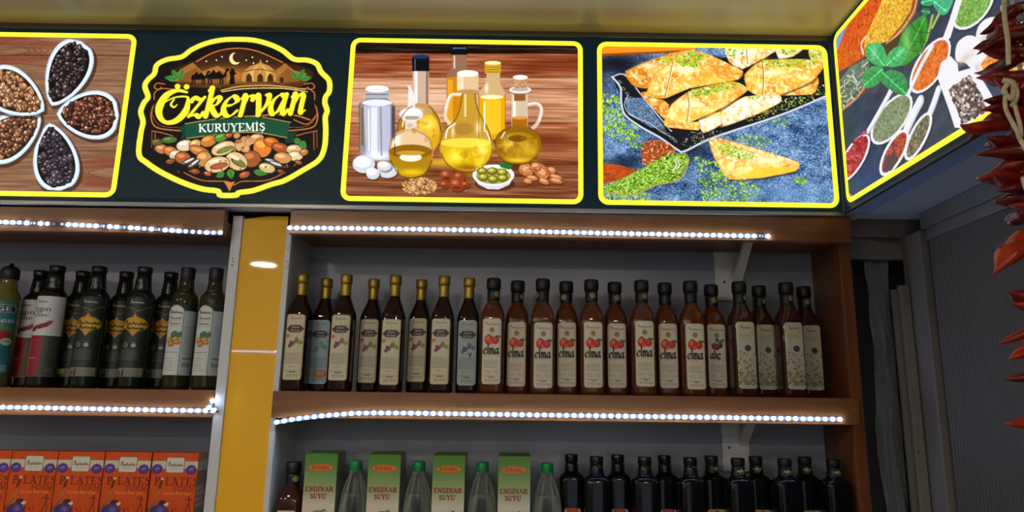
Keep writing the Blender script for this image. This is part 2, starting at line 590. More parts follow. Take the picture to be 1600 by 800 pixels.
# ------------------------------------------------------------------ common materials
WOOD = mat('cherry_laminate', (120, 74, 38), 0.35, noise=((6, 60, 60), 0.22, 6))
WOODV = mat('cherry_laminate_upright', (106, 60, 28), 0.35, noise=((60, 60, 5), 0.22, 6))
WHITE = mat('white_melamine', (205, 206, 208), 0.35, noise=((9, 9, 9), 0.04, 3))
BACKP = mat('pale_back_panel', (138, 141, 156), 0.28, noise=((3, 3, 3), 0.06, 2))
YELLOW = mat('yellow_glass', (245, 184, 0), 0.5, coat=0.4, noise=((4, 4, 4), 0.03, 2))
ALU = mat('aluminium', (150, 148, 145), 0.35, metal=0.8)
DARKALU = mat('dark_grey_metal', (96, 92, 90), 0.45, metal=0.5)
SOFFIT = mat('grey_soffit', (160, 166, 176), 0.5, noise=((5, 5, 5), 0.06, 3))
GREIGE = mat('greige_frame', (102, 97, 93), 0.5, noise=((4, 4, 4), 0.08, 3))
SHUT = mat('shutter_slats', (72, 68, 66), 0.55, noise=((3, 3, 3), 0.08, 3))
DARKW = mat('dark_recess_wall', (44, 48, 54), 0.7, noise=((5, 5, 5), 0.1, 3))
CEIL = mat('cream_ceiling', (184, 174, 128), 0.30, noise=((2, 2, 2), 0.05, 2))
FLOORM = mat('floor_tiles', (150, 140, 128), 0.4, noise=((3, 3, 3), 0.1, 4))
WALLM = mat('plaster_wall', (170, 168, 162), 0.7, noise=((3, 3, 3), 0.05, 4))

# ------------------------------------------------------------------ the room
def struct(o): return tag(o, kind='structure')
struct(box('floor', -3.4, 1.3, -3.0, 2.0, -0.05, 0.0, FLOORM))
struct(box('ceiling', -3.4, 1.3, -3.0, 2.0, 2.549, 2.62, CEIL))
struct(box('wall_back', -3.4, 1.3, 1.90, 2.0, 0.0, 2.549, WALLM))
wr = struct(box('wall_right', 1.10, 1.20, -3.0, 1.90, 0.0, 2.549, WALLM))
struct(box('wall_front', -3.4, 0.1, -3.0, -2.9, 0.0, 2.549, WALLM))  # unseen wall added to darken reflections; gap at right lets daylight in
struct(box('wall_left', -3.4, -3.3, -3.0, 1.90, 0.0, 2.549, WALLM))

# right hand corner: soffit, beams, frame, shutter
struct(box('soffit_right', 0.848, 1.10, -1.2, 1.66, 2.076, 2.092, SOFFIT))
struct(box('trim_1', 0.835, 1.10, 1.664, 1.69, 2.030, 2.092, GREIGE))       # beam on the back
struct(box('trim_2', 0.98, 1.10, -1.2, 1.60, 2.034, 2.074, GREIGE))         # beam on the side
struct(box('trim_3', 0.835, 0.985, 1.68, 1.70, 1.976, 2.031, GREIGE))       # lower rail
struct(box('wall_recess', 0.84, 1.10, 1.79, 1.89, 0.0, 1.99, DARKW))
struct(box('trim_4', 0.972, 1.02, 1.596, 1.678, 0.0, 2.032, GREIGE, bevel=0.003))      # corner post
struct(box('trim_5', 0.988, 1.10, -1.2, 1.594, 2.006, 2.036, GREIGE))       # shutter head rail
bead = smooth_path([(0.836, 1.677, 2.028), (0.88, 1.675, 2.030), (0.92, 1.674, 2.024), (0.968, 1.674, 2.022)], 5)
tag(obj('cable', tube_mesh('cable', bead, 0.0022, 6), DARKALU), 'thin grey cable along the beam beside the wooden post', 'cable')

# narrow metal panel leaning in the recess
pn = thing('metal_panel', 'grey metal strip panel standing beside the clear plastic sheet', 'panel', (0.955, 1.665, 0.0))
box('panel_sheet', 0.944, 0.969, 1.655, 1.668, 0.0, 1.905, mat('panel_grey', (108, 104, 100), 0.5, noise=((4, 4, 4), 0.08, 3)), pn, 0.002)
box('panel_flange', 0.930, 0.944, 1.668, 1.674, 0.0, 1.895, mat('panel_grey2', (98, 95, 92), 0.5, noise=((4, 4, 4), 0.08, 3)), pn)
obj('rivet', loft('rivet', [(0, .0032, 2), (.0016, .0026, 2)], 10), DARKALU, pn, (0.003, -0.0102, 1.868)).rotation_euler = (math.pi / 2, 0, 0)
obj('rivet', bpy.data.meshes['rivet'], DARKALU, pn, (-0.004, -0.0102, 1.50)).rotation_euler = (math.pi / 2, 0, 0)

# ribbed roller shutter on the right wall
vs, fs = [], []
y, k = 1.592, 0
prof = [(0.0, 0.0), (0.0012, 0.0028), (0.0060, 0.0034), (0.0090, 0.0012)]
ys = []
while y > -1.2:
    for dy, dx in prof: ys.append((y - dy, 0.994 - dx))
    y -= 0.0112
for (yy, xx) in ys:
    vs += [(xx, yy, 0.0), (xx, yy, 2.008)]
n = len(ys)
for i in range(n - 1):
    fs.append((2 * i, 2 * i + 1, 2 * i + 3, 2 * i + 2))
b0 = len(vs)
vs += [(1.0, ys[0][0], 0), (1.0, ys[0][0], 2.008), (1.0, ys[-1][0], 0), (1.0, ys[-1][0], 2.008)]
fs.append((b0, b0 + 2, b0 + 3, b0 + 1))
sh = thing('roller_shutter', 'dark grey ribbed shutter on the right behind the chilli peppers', 'shutter', (0, 0, 0))
obj('curtain', py_mesh('curtain', vs, fs), SHUT, sh)
box('guide_rail', 0.988, 1.0, 1.592, 1.596, 0.0, 2.006, DARKALU, sh)

# crumpled clear plastic sheet
rng = np.random.default_rng(3)
nu, nv = 26, 110
fu, fv = np.meshgrid(np.linspace(0, 1, nu), np.linspace(0, 1, nv))
wob = (vnoise(nv, nu, 9, 6, rng) - .5) * .022 + (vnoise(nv, nu, 4, 3, rng) - .5) * .013 + (vnoise(nv, nu, 2, 2, rng) - .5) * .005
left = 0.884 + 0.012 * vnoise(nv, nu, 14, 40, rng)
X = left + fu * (0.948 - left) + 0.006 * (vnoise(nv, nu, 5, 5, rng) - .5)
Yp = 1.712 + wob
Zp = 1.985 - fv * 1.93
ps = py_mesh('plastic_sheet', np.stack([X, Yp, Zp], -1).reshape(-1, 3),
             [(r * nu + c, r * nu + c + 1, (r + 1) * nu + c + 1, (r + 1) * nu + c) for r in range(nv - 1) for c in range(nu - 1)], True)
tag(obj('plastic_sheet', ps, clear_plastic('film', (150, 156, 166), 0.10, 0.62, (30, 0.8), .22)), 'crumpled clear plastic sheet hanging right of the wooden cabinet', 'plastic sheet')

# ------------------------------------------------------------------ display cabinets
ZS, ZT = 1.6245, 2.064
def cabinet(name, label, x0, x1, panels):
    return thing(name, label, 'cabinet', ((x0 + x1) / 2, 1.73, 0))
lc = cabinet('display_cabinet', 'shelf cabinet left of the yellow glass strip, holding oil bottles and orange tea boxes', -2.1, -0.707, None)
rc = cabinet('display_cabinet', 'wide cherry-wood shelf cabinet right of the yellow glass strip, holding vinegar bottles', -0.594, 0.825, None)
# left cabinet
box('top_fascia', -2.1, -0.735, 1.61, 1.632, 2.000, 2.062, WOOD, lc, 0.0012)
box('top_board', -2.1, -0.735, 1.632, 1.812, 2.018, 2.036, WOOD, lc)
box('side_panel', -0.731, -0.707, 1.65, 1.815, 0.0, 2.058, WHITE, lc, 0.001)
box('side_panel', -2.1, -2.076, 1.65, 1.815, 0.0, 2.018, WHITE, lc, 0.001)
box('back_panel', -2.1, -0.707, 1.8155, 1.826, 0.0, 2.06, BACKP, lc)
box('shelf_lip', -2.076, -0.7315, 1.646, 1.664, 1.560, ZS, WOOD, lc, 0.001)
box('shelf_board', -2.076, -0.7315, 1.664, 1.815, 1.606, ZS, WOOD, lc)
box('shelf_lip', -2.076, -0.7315, 1.646, 1.664, 1.245, 1.300, WOOD, lc, 0.001)
box('shelf_board', -2.076, -0.7315, 1.664, 1.815, 1.282, 1.300, WOOD, lc)
box('base_board', -2.076, -0.7315, 1.652, 1.815, 0.0, 0.10, WOOD, lc)
# right cabinet
box('top_fascia', -0.573, 0.812, 1.61, 1.632, 2.003, 2.066, WOOD, rc, 0.0012)
box('top_board', -0.575, 0.797, 1.632, 1.812, 2.018, 2.036, WOOD, rc)
box('side_panel', -0.594, -0.581, 1.65, 1.815, 0.0, 2.030, WHITE, rc, 0.001)
box('wooden_post', 0.798, 0.826, 1.65, 1.815, 0.0, 2.060, WOODV, rc, 0.001)
box('back_panel', -0.594, 0.826, 1.8155, 1.826, 0.0, 2.06, BACKP, rc)
box('shelf_lip', -0.590, 0.810, 1.640, 1.650, 1.562, ZS, WOOD, rc, 0.001)
box('shelf_board', -0.575, 0.797, 1.650, 1.815, 1.606, ZS, WOOD, rc)
box('shelf_lip', -0.590, 0.810, 1.640, 1.650, 1.135, 1.195, WOOD, rc, 0.001)
box('shelf_board', -0.575, 0.797, 1.650, 1.815, 1.177, 1.195, WOOD, rc)
box('base_board', -0.575, 0.797, 1.652, 1.815, 0.0, 0.10, WOOD, rc)
# shelf brackets and fittings of the right cabinet
def bracket(z_top, z_bot, xs):
    b = box('bracket', 0.527, 0.597, 1.806, 1.8155, z_bot, z_top, WHITE, rc, 0.001)
    a = py_mesh('bracket_arm', [(x, yv, zv) for x in (-0.011, 0.011) for yv, zv in ((0.0, 0.0), (0.0, 0.02), (-0.105, 0.105), (-0.125, 0.105))],
                [(0, 1, 2, 3), (7, 6, 5, 4), (0, 4, 5, 1), (1, 5, 6, 2), (2, 6, 7, 3), (3, 7, 4, 0)])
    o = obj('arm', a, WHITE, b)
    o.location = (0.020, -0.005, z_top - z_bot - 0.105)
    for sx, sz in xs:
        s = obj('screw', loft('screw', [(0, .004, 2), (.0015, .0035, 2)], 10), DARKALU, b, (sx, -0.0048, sz))
        s.rotation_euler = (math.pi / 2, 0, 0)
bracket(2.018, 1.884, [(-0.01, 0.05)])
bracket(1.606, 1.437, [(-0.017, 0.06), (0.028, 0.068)])
hg = thing('plastic_clip', 'clear plastic clip in the upper left corner of the right cabinet', 'clip', (-0.563, 1.803, 1.944))
CLP = clear_plastic('clip_clear', (190, 200, 210), 0.08, 0.55)
for zz in (0.0, 0.021):
    p = smooth_path([(-0.008, 0, zz + .003), (0.010, -0.004, zz + .004), (0.010, -0.004, zz + .015), (-0.008, 0, zz + .016)], 4, True)
    obj('loop', tube_mesh('loop', list(p) + [p[0]], 0.0018, 6), CLP, hg)
obj('plate', box_mesh('plate', -0.012, -0.008, -0.010, 0.004, 0, 0.040), CLP, hg)
# screw holes on the white edges
def holes(parent, pts):
    me = loft('screw_hole', [(0, .0017, 2), (.0006, .0014, 2)], 8)
    for x, z in pts:
        o = obj('screw_hole', me, DARKALU, parent, Vector((x, 1.6497, z)) - parent.location)
        o.rotation_euler = (math.pi / 2, 0, 0)
holes(lc, [(-.722, 1.948), (-.720, 1.940), (-.723, 1.932), (-.719, 1.93)])
holes(rc, [(-.586, 1.942), (-.583, 1.931), (-.587, 1.975), (-.584, 1.981), (-.586, 1.925)])

# yellow glass strip between the cabinets
yg = py_mesh('yellow_glass_strip', [(x, yv, z) for yv in (1.656, 1.662) for x, z in ((-.7065, 0), (-.5945, 0), (-.5945, 2.060), (-.645, 2.0595), (-.7065, 2.051))],
             [(0, 1, 2, 3, 4), (9, 8, 7, 6, 5), (0, 5, 6, 1), (1, 6, 7, 2), (2, 7, 8, 3), (3, 8, 9, 4), (4, 9, 5, 0)])
yo = tag(obj('glass_strip', yg, YELLOW), 'tall glossy yellow glass strip between the two shelf cabinets', 'glass panel')

# ------------------------------------------------------------------ LED strips
led_me = loft('led', [(0, .0043, 2.6), (.0016, .0042, 2.4), (.0028, .0032, 2), (.0034, .0012, 2)], 10)
led_dim = led_me.copy()
LEDM = emit('led_white', (180, 210, 255), LED_L)
LEDD = emit('led_weak', (200, 205, 255), LED_L * 0.12)
LEDO = mat('led_off', (200, 200, 190), 0.3)
led_me.materials.append(LEDM)
led_dim.materials.append(LEDD)
led_off = led_me.copy(); led_off.materials.clear(); led_off.materials.append(LEDO)
TAPE = mat('led_tape', (84, 92, 112), 0.5)
def led_strip(label, path, yface, pitch, weak=(), off=()):
    """path: x, z points along the board's front face"""
    p = smooth_path(path, 8) if len(path) > 2 else np.array(path, float)
    d = np.r_[0, np.cumsum(np.hypot(*np.diff(p, axis=0).T))]
    t = thing('led_strip', label, 'led strip', (float(p[0][0]), yface, float(p[0][1])), 'LED strips on the shelf boards')
    vs, fs = [], []
    for i, q in enumerate(p):
        e = (p[min(i + 1, len(p) - 1)] - p[max(i - 1, 0)]); e = e / np.hypot(*e)
        nx, nz = -e[1] * .005, e[0] * .005
        x, z = q - p[0]
        for yy in (-0.0002, -0.0012):
            vs += [(x + nx, yy, z + nz), (x - nx, yy, z - nz)]
    for i in range(len(p) - 1):
        a, b = 4 * i, 4 * i + 4
        fs += [(a + 2, a + 3, b + 3, b + 2), (a, b, b + 1, a + 1), (a, a + 2, b + 2, b), (a + 1, b + 1, b + 3, a + 3)]
    obj('tape', py_mesh('tape', vs, fs), TAPE, t)
    s, k = pitch * .5, 0
    while s < d[-1]:
        x = np.interp(s, d, p[:, 0]) - p[0][0]; z = np.interp(s, d, p[:, 1]) - p[0][1]
        me = led_off if k in off else led_dim if k in weak else led_me
        o = obj('led', me, None, t, (float(x), -0.0012, float(z)))
        o.rotation_euler = (math.pi / 2, 0, 0)
        s += pitch; k += 1
    return t
led_strip('bright white LED strip under the top board above the vinegar bottles', [(-.580, 2.018), (-.2, 2.019), (.2, 2.016), (.606, 2.014)], 1.610, .01680, off=(69,))
led_strip('white LED strip under the middle right shelf, sagging at its left end', [(-.583, 1.550), (-.52, 1.561), (-.43, 1.571), (-.32, 1.576), (.1, 1.576), (.763, 1.575)], 1.640, .01760)
led_strip('patchy LED strip with dead lights above the dark oil bottles', [(-1.70, 2.024), (-1.28, 2.022), (-1.0, 2.014), (-.80, 2.004), (-.737, 2.003)], 1.610, .0170,
          weak=(27, 31, 45, 51, 52, 53, 55), off=(29, 33, 39, 42, 47, 32))
led_strip('white LED strip above the orange tea boxes, curling up at its right end', [(-1.70, 1.578), (-1.2, 1.578), (-.757, 1.576), (-.742, 1.581), (-.7335, 1.600)], 1.646, .0178)

# ------------------------------------------------------------------ backlit sign boxes
HB = (1.67078120e-03, 2.35315143e-05, -1.37290569e+00, 6.85621841e-06, -1.30867526e-03, 2.61790978e+00, -8.92219165e-06, 2.05845059e-04)  # homography from image pixels to the back sign's face
HR = (8.23523517e-06, -1.89996196e-04, -9.23005859e-01, -1.95933796e-03, 9.17519132e-04, 1.01278957e+00, -1.21696720e-03, -1.71399350e-05)  # homography from image pixels to the right sign's face
def image_to_face(Hm, off, sc, x0, x1, zt, zb, W, H, ss=2):
    """the artwork was drawn on slanted sketch sheets; square it up onto the sign's own face (metres -> dots)"""
    def f(p):
        x = off[0] + p[:, 0] / sc; y = off[1] + p[:, 1] / sc
        w = Hm[6] * x + Hm[7] * y + 1
        X = (Hm[0] * x + Hm[1] * y + Hm[2]) / w; Z = (Hm[3] * x + Hm[4] * y + Hm[5]) / w
        return np.stack([(X - x0) / (x1 - x0) * W * ss, (zt - Z) / (zt - zb) * H * ss], 1)
    return f

YB = (255, 243, 60)
BORD = emit('yellow_border_light', YB, SIGN_L)
FACE = emit('green_black_face', (11, 28, 33), SIGN_L, 'NONE')
PRINT = print_mat('backlit_print', True)

def ring_mesh(name, w, h, r, t, depth):
    """rounded rectangular border, in x-z, front at y=0"""
    def outline(o):
        pts = []
        for cx, cz, a0 in ((w / 2 - r, h / 2 - r, 0), (-w / 2 + r, h / 2 - r, 90), (-w / 2 + r, -h / 2 + r, 180), (w / 2 - r, -h / 2 + r, 270)):
            for k in range(7):
                a = math.radians(a0 + 15 * k)
                pts.append((cx + (r - o) * math.cos(a), cz + (r - o) * math.sin(a)))
        return pts
    A, B = outline(0), outline(t)
    n = len(A)
    vs = [(x, 0, z) for x, z in A] + [(x, 0, z) for x, z in B] + [(x, depth, z) for x, z in A] + [(x, depth, z) for x, z in B]
    fs = []
    for i in range(n):
        j = (i + 1) % n
        fs += [(i, j, n + j, n + i), (i, 2 * n + i, 2 * n + j, j), (n + i, n + j, 3 * n + j, 3 * n + i)]
    return py_mesh(name, vs, fs)

ZB0, ZB1 = 2.086, 2.526
def panel_art(off, sc, x0, x1, bg, seed, Hm=HB, z0=ZB0, z1=ZB1, dot=0.00125):
    W, H = int(round(abs(x1 - x0) / dot)), int(round((z1 - z0) / dot))
    return Art(W, H, bg, image_to_face(Hm, off, sc, x0, x1, z1, z0, W, H), seed=seed)

def wood_bg(A, base, amp, sy=5, sx=160):
    A.a[:] = A.tex(base, amp, sy, sx, 4)

# --- picture 1: petals of coffee beans on planks
def art_beans():
    A = panel_art((0, 30), 2.668, -1.603, -1.003, (120, 80, 60), 11)
    wood_bg(A, (134, 99, 76), (84, 76, 66), 7, 170)
    A.a[:] = A.a * 0.6 + A.tex((140, 104, 80), (130, 116, 100), 2.5, 90, 2) * 0.4
    for k, (x, y) in enumerate([(20, 130), (470, 640)]):
        for r in range(4, 11):
            A.stroke([(x - 26 * r, y), (x, y - 6 * r), (x + 26 * r, y + 2), (x, y + 6 * r)], 5, (80 + 6 * r, 50, 34), .5, closed=True)
    A.rect(-600, 150, 600, 154, (70, 44, 34), .7)
    A.rect(-600, 545, 600, 549, (72, 46, 36), .6)
    def bowl(tip, far, hw, cols, seed):
        tip, far = np.array(tip, float), np.array(far, float)
        ax = far - tip; L = np.hypot(*ax); ax = ax / L; nr = np.array([-ax[1], ax[0]])
        def outl(g, w):
            t = np.linspace(0, 1, 26)
            prof = (t ** .72) * (1 - t) ** .42
            prof = prof / prof.max() * w
            c = tip + ax * g
            s = L - 2 * g
            return np.vstack([c + np.outer(t * s, ax) + np.outer(prof, nr), (c + np.outer(t * s, ax) - np.outer(prof, nr))[::-1]])
        A.poly(outl(-6, hw + 5) + (8, 10), (40, 26, 20), .55)
        A.poly(outl(0, hw), (186, 206, 226))
        A.poly(outl(5, hw - 6), (216, 228, 240))
        inn = outl(17, hw - 17)
        A.poly(inn, tuple(np.array(cols[0]) * .35))
        r = np.random.default_rng(seed)
        lo, hi = inn.min(0), inn.max(0)
        n = 0
        for _ in range(900):
            p = lo + (hi - lo) * r.random(2)
            q = p - tip
            t = (q @ ax - 17) / (L - 34)
            if not 0.04 < t < 0.97: continue
            pr = (t ** .72) * (1 - t) ** .42 / 0.5137 * (hw - 20)
            if abs(q @ nr) > pr - 4: continue
            c = np.array(cols[r.integers(len(cols))], float) * (0.75 + .5 * r.random())
            a = r.random() * 180
            A.ell(p[0], p[1], 14, 9.5, tuple(np.clip(c * .5, 0, 255)), a, 1, 10)
            A.ell(p[0] - 1, p[1] - 1.5, 12, 7.5, tuple(np.clip(c, 0, 255)), a, 1, 10)
            A.ell(p[0] - 3, p[1] - 3, 6, 2.8, tuple(np.clip(c * 1.5 + 75, 0, 255)), a, .85, 8)
            d = np.array([math.cos(math.radians(a)), math.sin(math.radians(a))]) * 10
            A.stroke([p - d, p + d], 2, tuple(c * .3), sm=False)
            n += 1
            if n > 210: break
    dark = [(62, 48, 52), (80, 64, 66), (50, 38, 42)]
    bowl((215, 362), (338, 92), 92, dark, 1)
    bowl((235, 395), (495, 402), 102, [(112, 66, 50), (135, 84, 66), (84, 50, 42)], 2)
    bowl((205, 432), (252, 714), 96, [(66, 56, 64), (84, 74, 84), (50, 42, 50)], 3)
    bowl((170, 402), (-70, 560), 95, [(130, 86, 62), (112, 70, 52), (152, 104, 78)], 4)
    bowl((184, 382), (-58, 238), 96, [(176, 120, 84), (150, 98, 68), (190, 138, 98)], 5)
    A.a[:] = np.clip((A.a - 128) * 1.15 + 130, 0, 255)
    return A

# --- emblem
def art_logo():
    bgc = (11, 28, 33)
    A = panel_art((200, 40), 2.857, -1.0, -.4545, bgc, 12, dot=0.0011)
    out = [(485, 62), (560, 66), (630, 84), (690, 112), (740, 150), (800, 155), (842, 172), (862, 208), (896, 245), (898, 292), (882, 318), (878, 345),
           (888, 380), (880, 410), (882, 470), (876, 545), (850, 600), (780, 645), (700, 690), (640, 708), (560, 735), (495, 745), (482, 756), (414, 756), (400, 738),
           (330, 728), (245, 700), (150, 655), (85, 612), (50, 575), (58, 480), (68, 430), (58, 385), (72, 345), (90, 318), (76, 270), (92, 240), (118, 215), (130, 176),
           (175, 152), (240, 140), (285, 108), (350, 80), (420, 65)]
    A.poly(out, (14, 12, 12), sm=True)
    A.stroke(out, 23, (250, 240, 70), closed=True)
    # desert scene in the arch
    arch = [(180, 235), (215, 190), (290, 160), (350, 128), (420, 110), (490, 104), (560, 112), (640, 138), (700, 165), (780, 185), (830, 215), (790, 250), (700, 262), (500, 262), (330, 262), (230, 250)]
    A.poly(arch, (52, 28, 16), sm=True)
    A.blob(440, 225, 130, 45, (225, 150, 50), .85)
    A.blob(600, 225, 120, 45, (200, 120, 40), .7)
    for p in ([(190, 250), (235, 195), (290, 165), (330, 205), (400, 180), (440, 200), (400, 258)], [(660, 200), (700, 168), (740, 200), (800, 215), (760, 250), (660, 255)]):
        A.poly(p, (196, 132, 58), .75)
        A.poly([(x + 14, y + 22) for x, y in p], (120, 68, 26), .6)
    A.stroke([(305, 162), (390, 118), (485, 102), (580, 116), (690, 165)], 5, (214, 120, 50))
    A.ell(478, 148, 26, 27, (250, 232, 160))
    A.ell(490, 142, 23, 23, (60, 34, 20))
    for x, y in [(420, 140), (395, 155), (528, 155), (555, 142), (560, 168), (350, 160), (620, 160)]:
        A.ell(x, y, 3.5, 3.5, (250, 236, 190))
    # camels and their driver
    for cx, sc in ((315, .86), (392, 1.0)):
        P = lambda L: [(cx + x * sc, 262 + y * sc) for x, y in L]
        A.poly(P([(-40, -30), (-34, -44), (-20, -52), (-10, -66), (2, -50), (16, -62), (26, -46), (36, -42), (42, -58), (46, -70), (62, -68), (60, -60), (50, -56), (46, -34), (30, -24), (-30, -22)]), (12, 8, 6))
        for lx in (-34, -22, 18, 28):
            A.stroke(P([(lx, -28), (lx + 3, -12), (lx, 0)]), 6 * sc, (12, 8, 6))
    A.poly([(452, 262), (456, 225), (452, 210), (462, 192), (474, 194), (478, 210), (486, 214), (474, 222), (478, 262)], (12, 8, 6))
    # tent
    A.poly([(508, 250), (512, 205), (545, 182), (585, 168), (592, 150), (598, 168), (630, 180), (658, 205), (660, 250)], (196, 140, 66))
    for x0, x1 in ((535, 560), (585, 590), (615, 640)):
        A.poly([(590, 170), (x0, 210), (x0, 250), (x1, 250), (x1, 210)], (226, 180, 100))
    A.stroke([(510, 208), (585, 196), (658, 208)], 4, (110, 66, 26))
    for x in (540, 590, 635):
        A.poly([(x - 14, 252), (x - 12, 226), (x, 212), (x + 12, 226), (x + 14, 252)], (70, 38, 16))
    A.ell(686, 240, 22, 20, (150, 92, 40)); A.ell(686, 244, 10, 14, (60, 34, 16))
    # leaves
    def leaf(x, y, l, w, rot, c):
        a = math.radians(rot); d = np.array([math.cos(a), math.sin(a)]); nn = np.array([-d[1], d[0]]); p = np.array([x, y], float)
        A.poly([p, p + d * l * .35 + nn * w, p + d * l * .75 + nn * w * .6, p + d * l, p + d * l * .75 - nn * w * .6, p + d * l * .35 - nn * w], c, sm=True)
        A.stroke([p, p + d * l * .95], 2.5, tuple(np.array(c) * .55), sm=False)
    for a in ((215, 240, 52, 13, 190), (225, 238, 50, 13, 235), (232, 238, 46, 12, 290), (770, 240, 50, 13, 350), (762, 238, 50, 13, 300), (755, 240, 42, 12, 235)):
        leaf(*a, (62, 140, 58))
    # scroll work
    OR = (196, 112, 52)
    for sgn in (0, 1):
        f = lambda L: [((950 - x) if sgn else x, y) for x, y in L]
        A.stroke(f([(165, 262), (130, 258), (118, 275), (135, 285), (150, 275)]), 5, OR)
        A.stroke(f([(205, 285), (150, 282), (120, 300), (118, 330)]), 5, OR)
        A.stroke(f([(112, 360), (104, 410), (130, 455), (240, 470)]), 6, OR)
        A.stroke(f([(118, 350), (110, 400), (150, 448), (250, 455)]), 3, (150, 80, 36))
        A.stroke(f([(108, 468), (106, 545)]), 4, (140, 72, 32))
        A.stroke(f([(122, 475), (120, 555)]), 4, (170, 92, 40))
        A.stroke(f([(108, 470), (150, 478), (200, 492)]), 4, OR)
        A.stroke(f([(250, 655), (330, 690), (440, 695), (475, 712)]), 4.5, OR)
    A.poly([(428, 695), (455, 700), (478, 695), (462, 722), (453, 740), (444, 722)], (206, 128, 60))
    A.stroke([(415, 290), (500, 272), (640, 268), (790, 285)], 7, (214, 150, 70))
    A.stroke([(420, 296), (520, 282), (680, 280), (800, 296)], 4, (240, 220, 150))
    A.stroke([(520, 408), (650, 398), (740, 400), (810, 420)], 7, OR)
    A.stroke([(740, 420), (800, 440), (840, 400)], 5, OR)
    # ribbon
    A.poly([(222, 455), (262, 440), (262, 500), (234, 508), (246, 482)], (14, 60, 40))
    A.poly([(700, 480), (760, 470), (740, 495), (752, 520), (704, 524)], (14, 60, 40))
    rib = [(255, 438), (400, 416), (560, 405), (725, 432), (708, 500), (560, 476), (400, 486), (262, 504)]
    A.poly(rib, (18, 78, 52))
    A.stroke(rib[:4], 4, (190, 150, 70)); A.stroke(rib[4:], 4, (190, 150, 70))
    letters(A, 'KURUYEMİŞ', 316, 474, 33, (245, 245, 238), CAPS, .2, .1, -1.2, 0, .05, 1.12)
    # nuts
    r = np.random.default_rng(5)
    nuts = [(150, 550, 28, 20, (196, 128, 84)), (190, 560, 30, 20, (206, 116, 60)), (215, 578, 30, 22, (226, 190, 150)), (255, 535, 38, 24, (228, 208, 172)), (300, 528, 26, 18, (216, 160, 100)),
            (130, 520, 26, 14, (96, 86, 40)), (185, 510, 34, 14, (74, 110, 52)), (360, 515, 36, 24, (206, 122, 52)), (415, 500, 30, 17, (84, 140, 50)), (320, 560, 48, 20, (196, 116, 52)),
            (245, 590, 34, 26, (176, 92, 44)), (450, 490, 16, 9, (190, 84, 40)), (575, 500, 30, 16, (206, 160, 110)), (600, 545, 40, 42, (226, 128, 46)), (640, 520, 34, 20, (206, 104, 40)),
            (680, 545, 38, 20, (170, 84, 40)), (740, 552, 34, 20, (220, 180, 134)), (745, 582, 34, 20, (232, 206, 160)), (690, 590, 38, 24, (210, 146, 82)), (785, 565, 18, 14, (190, 120, 64)),
            (340, 595, 34, 34, (200, 140, 70)), (550, 595, 40, 36, (160, 88, 44)), (620, 635, 36, 20, (216, 186, 128)), (520, 665, 24, 13, (170, 86, 44)), (300, 650, 20, 11, (150, 70, 34)), (355, 660, 16, 9, (180, 92, 46)), (190, 605, 20, 10, (140, 70, 34)), (760, 610, 16, 9, (150, 80, 40)), (680, 650, 14, 8, (150, 60, 30))]
    for x, y, rx, ry, c in nuts:
        a = (r.random() - .5) * 40
        A.ell(x, y, rx + 3, ry + 3, tuple(np.array(c) * .35), a)
        A.ell(x, y, rx, ry, c, a)
        A.ell(x - rx * .25, y - ry * .35, rx * .55, ry * .35, tuple(np.minimum(np.array(c) * 1.25 + 25, 255)), a, .8)
    for k in range(22):
        A.ell(510 + 46 * (r.random() - .5) * 2, 525 + 34 * (r.random() - .5) * 2, 15, 11, [(206, 150, 92), (170, 108, 60), (222, 172, 116)][k % 3], r.random() * 180)
    for x, y, a in ((270, 605, -25), (295, 615, -35), (640, 605, 15), (660, 618, 20)):
        A.ell(x, y, 34, 13, (60, 56, 58), a); A.ell(x, y - 2, 28, 5, (225, 222, 215), a)
    for x, y, rx, ry, a, kern in ((425, 548, 54, 28, -20, (110, 150, 60)), (485, 605, 50, 38, 28, (110, 130, 60)), (398, 620, 56, 34, -12, (180, 90, 60))):
        A.ell(x, y, rx + 3, ry + 3, (70, 44, 20), a); A.ell(x, y, rx, ry, (226, 194, 140), a)
        A.ell(x + 8, y + 6, rx * .75, ry * .4, (120, 70, 34), a); A.ell(x + 10, y + 6, rx * .62, ry * .28, kern, a)
        A.ell(x - 10, y - ry * .45, rx * .5, ry * .22, (250, 232, 196), a)
    for a in ((560, 650, 62, 14, 12), (455, 640, 44, 18, 80), (430, 655, 42, 14, 150), (765, 520, 40, 18, 40), (740, 512, 34, 14, 10)):
        leaf(*a, (70, 136, 50))
    for k in range(26):
        A.ell(160 + r.random() * 620, 600 + 60 * r.random(), 5, 3.5, (150, 84, 40), r.random() * 180)
    # the name
    YE = (252, 240, 52)
    for dx, dy, c in ((5, 6, (20, 16, 8)), (0, 0, YE)):
        A.stroke([(150 + dx, 352 + dy), (205 + dx, 322 + dy), (262 + dx, 318 + dy), (268 + dx, 340 + dy), (256 + dx, 385 + dy), (216 + dx, 424 + dy), (170 + dx, 432 + dy), (142 + dx, 404 + dy), (142 + dx, 360 + dy), (172 + dx, 312 + dy), (220 + dx, 290 + dy), (264 + dx, 298 + dy)],
                 [5, 7, 9, 18, 32, 27, 17, 26, 35, 30, 17, 10], c)
        A.stroke([(206 + dx, 330 + dy), (192 + dx, 352 + dy), (206 + dx, 364 + dy), (220 + dx, 352 + dy)], [8, 10, 9, 4], c)
        A.ell(222 + dx, 272 + dy, 13, 12, c); A.ell(262 + dx, 274 + dy, 13, 12, c)
        letters(A, 'zkervan', 266 + dx, 408 + dy, 86, c, LOW, .30, .08, -1.9, .2, .03, .97)
    return A

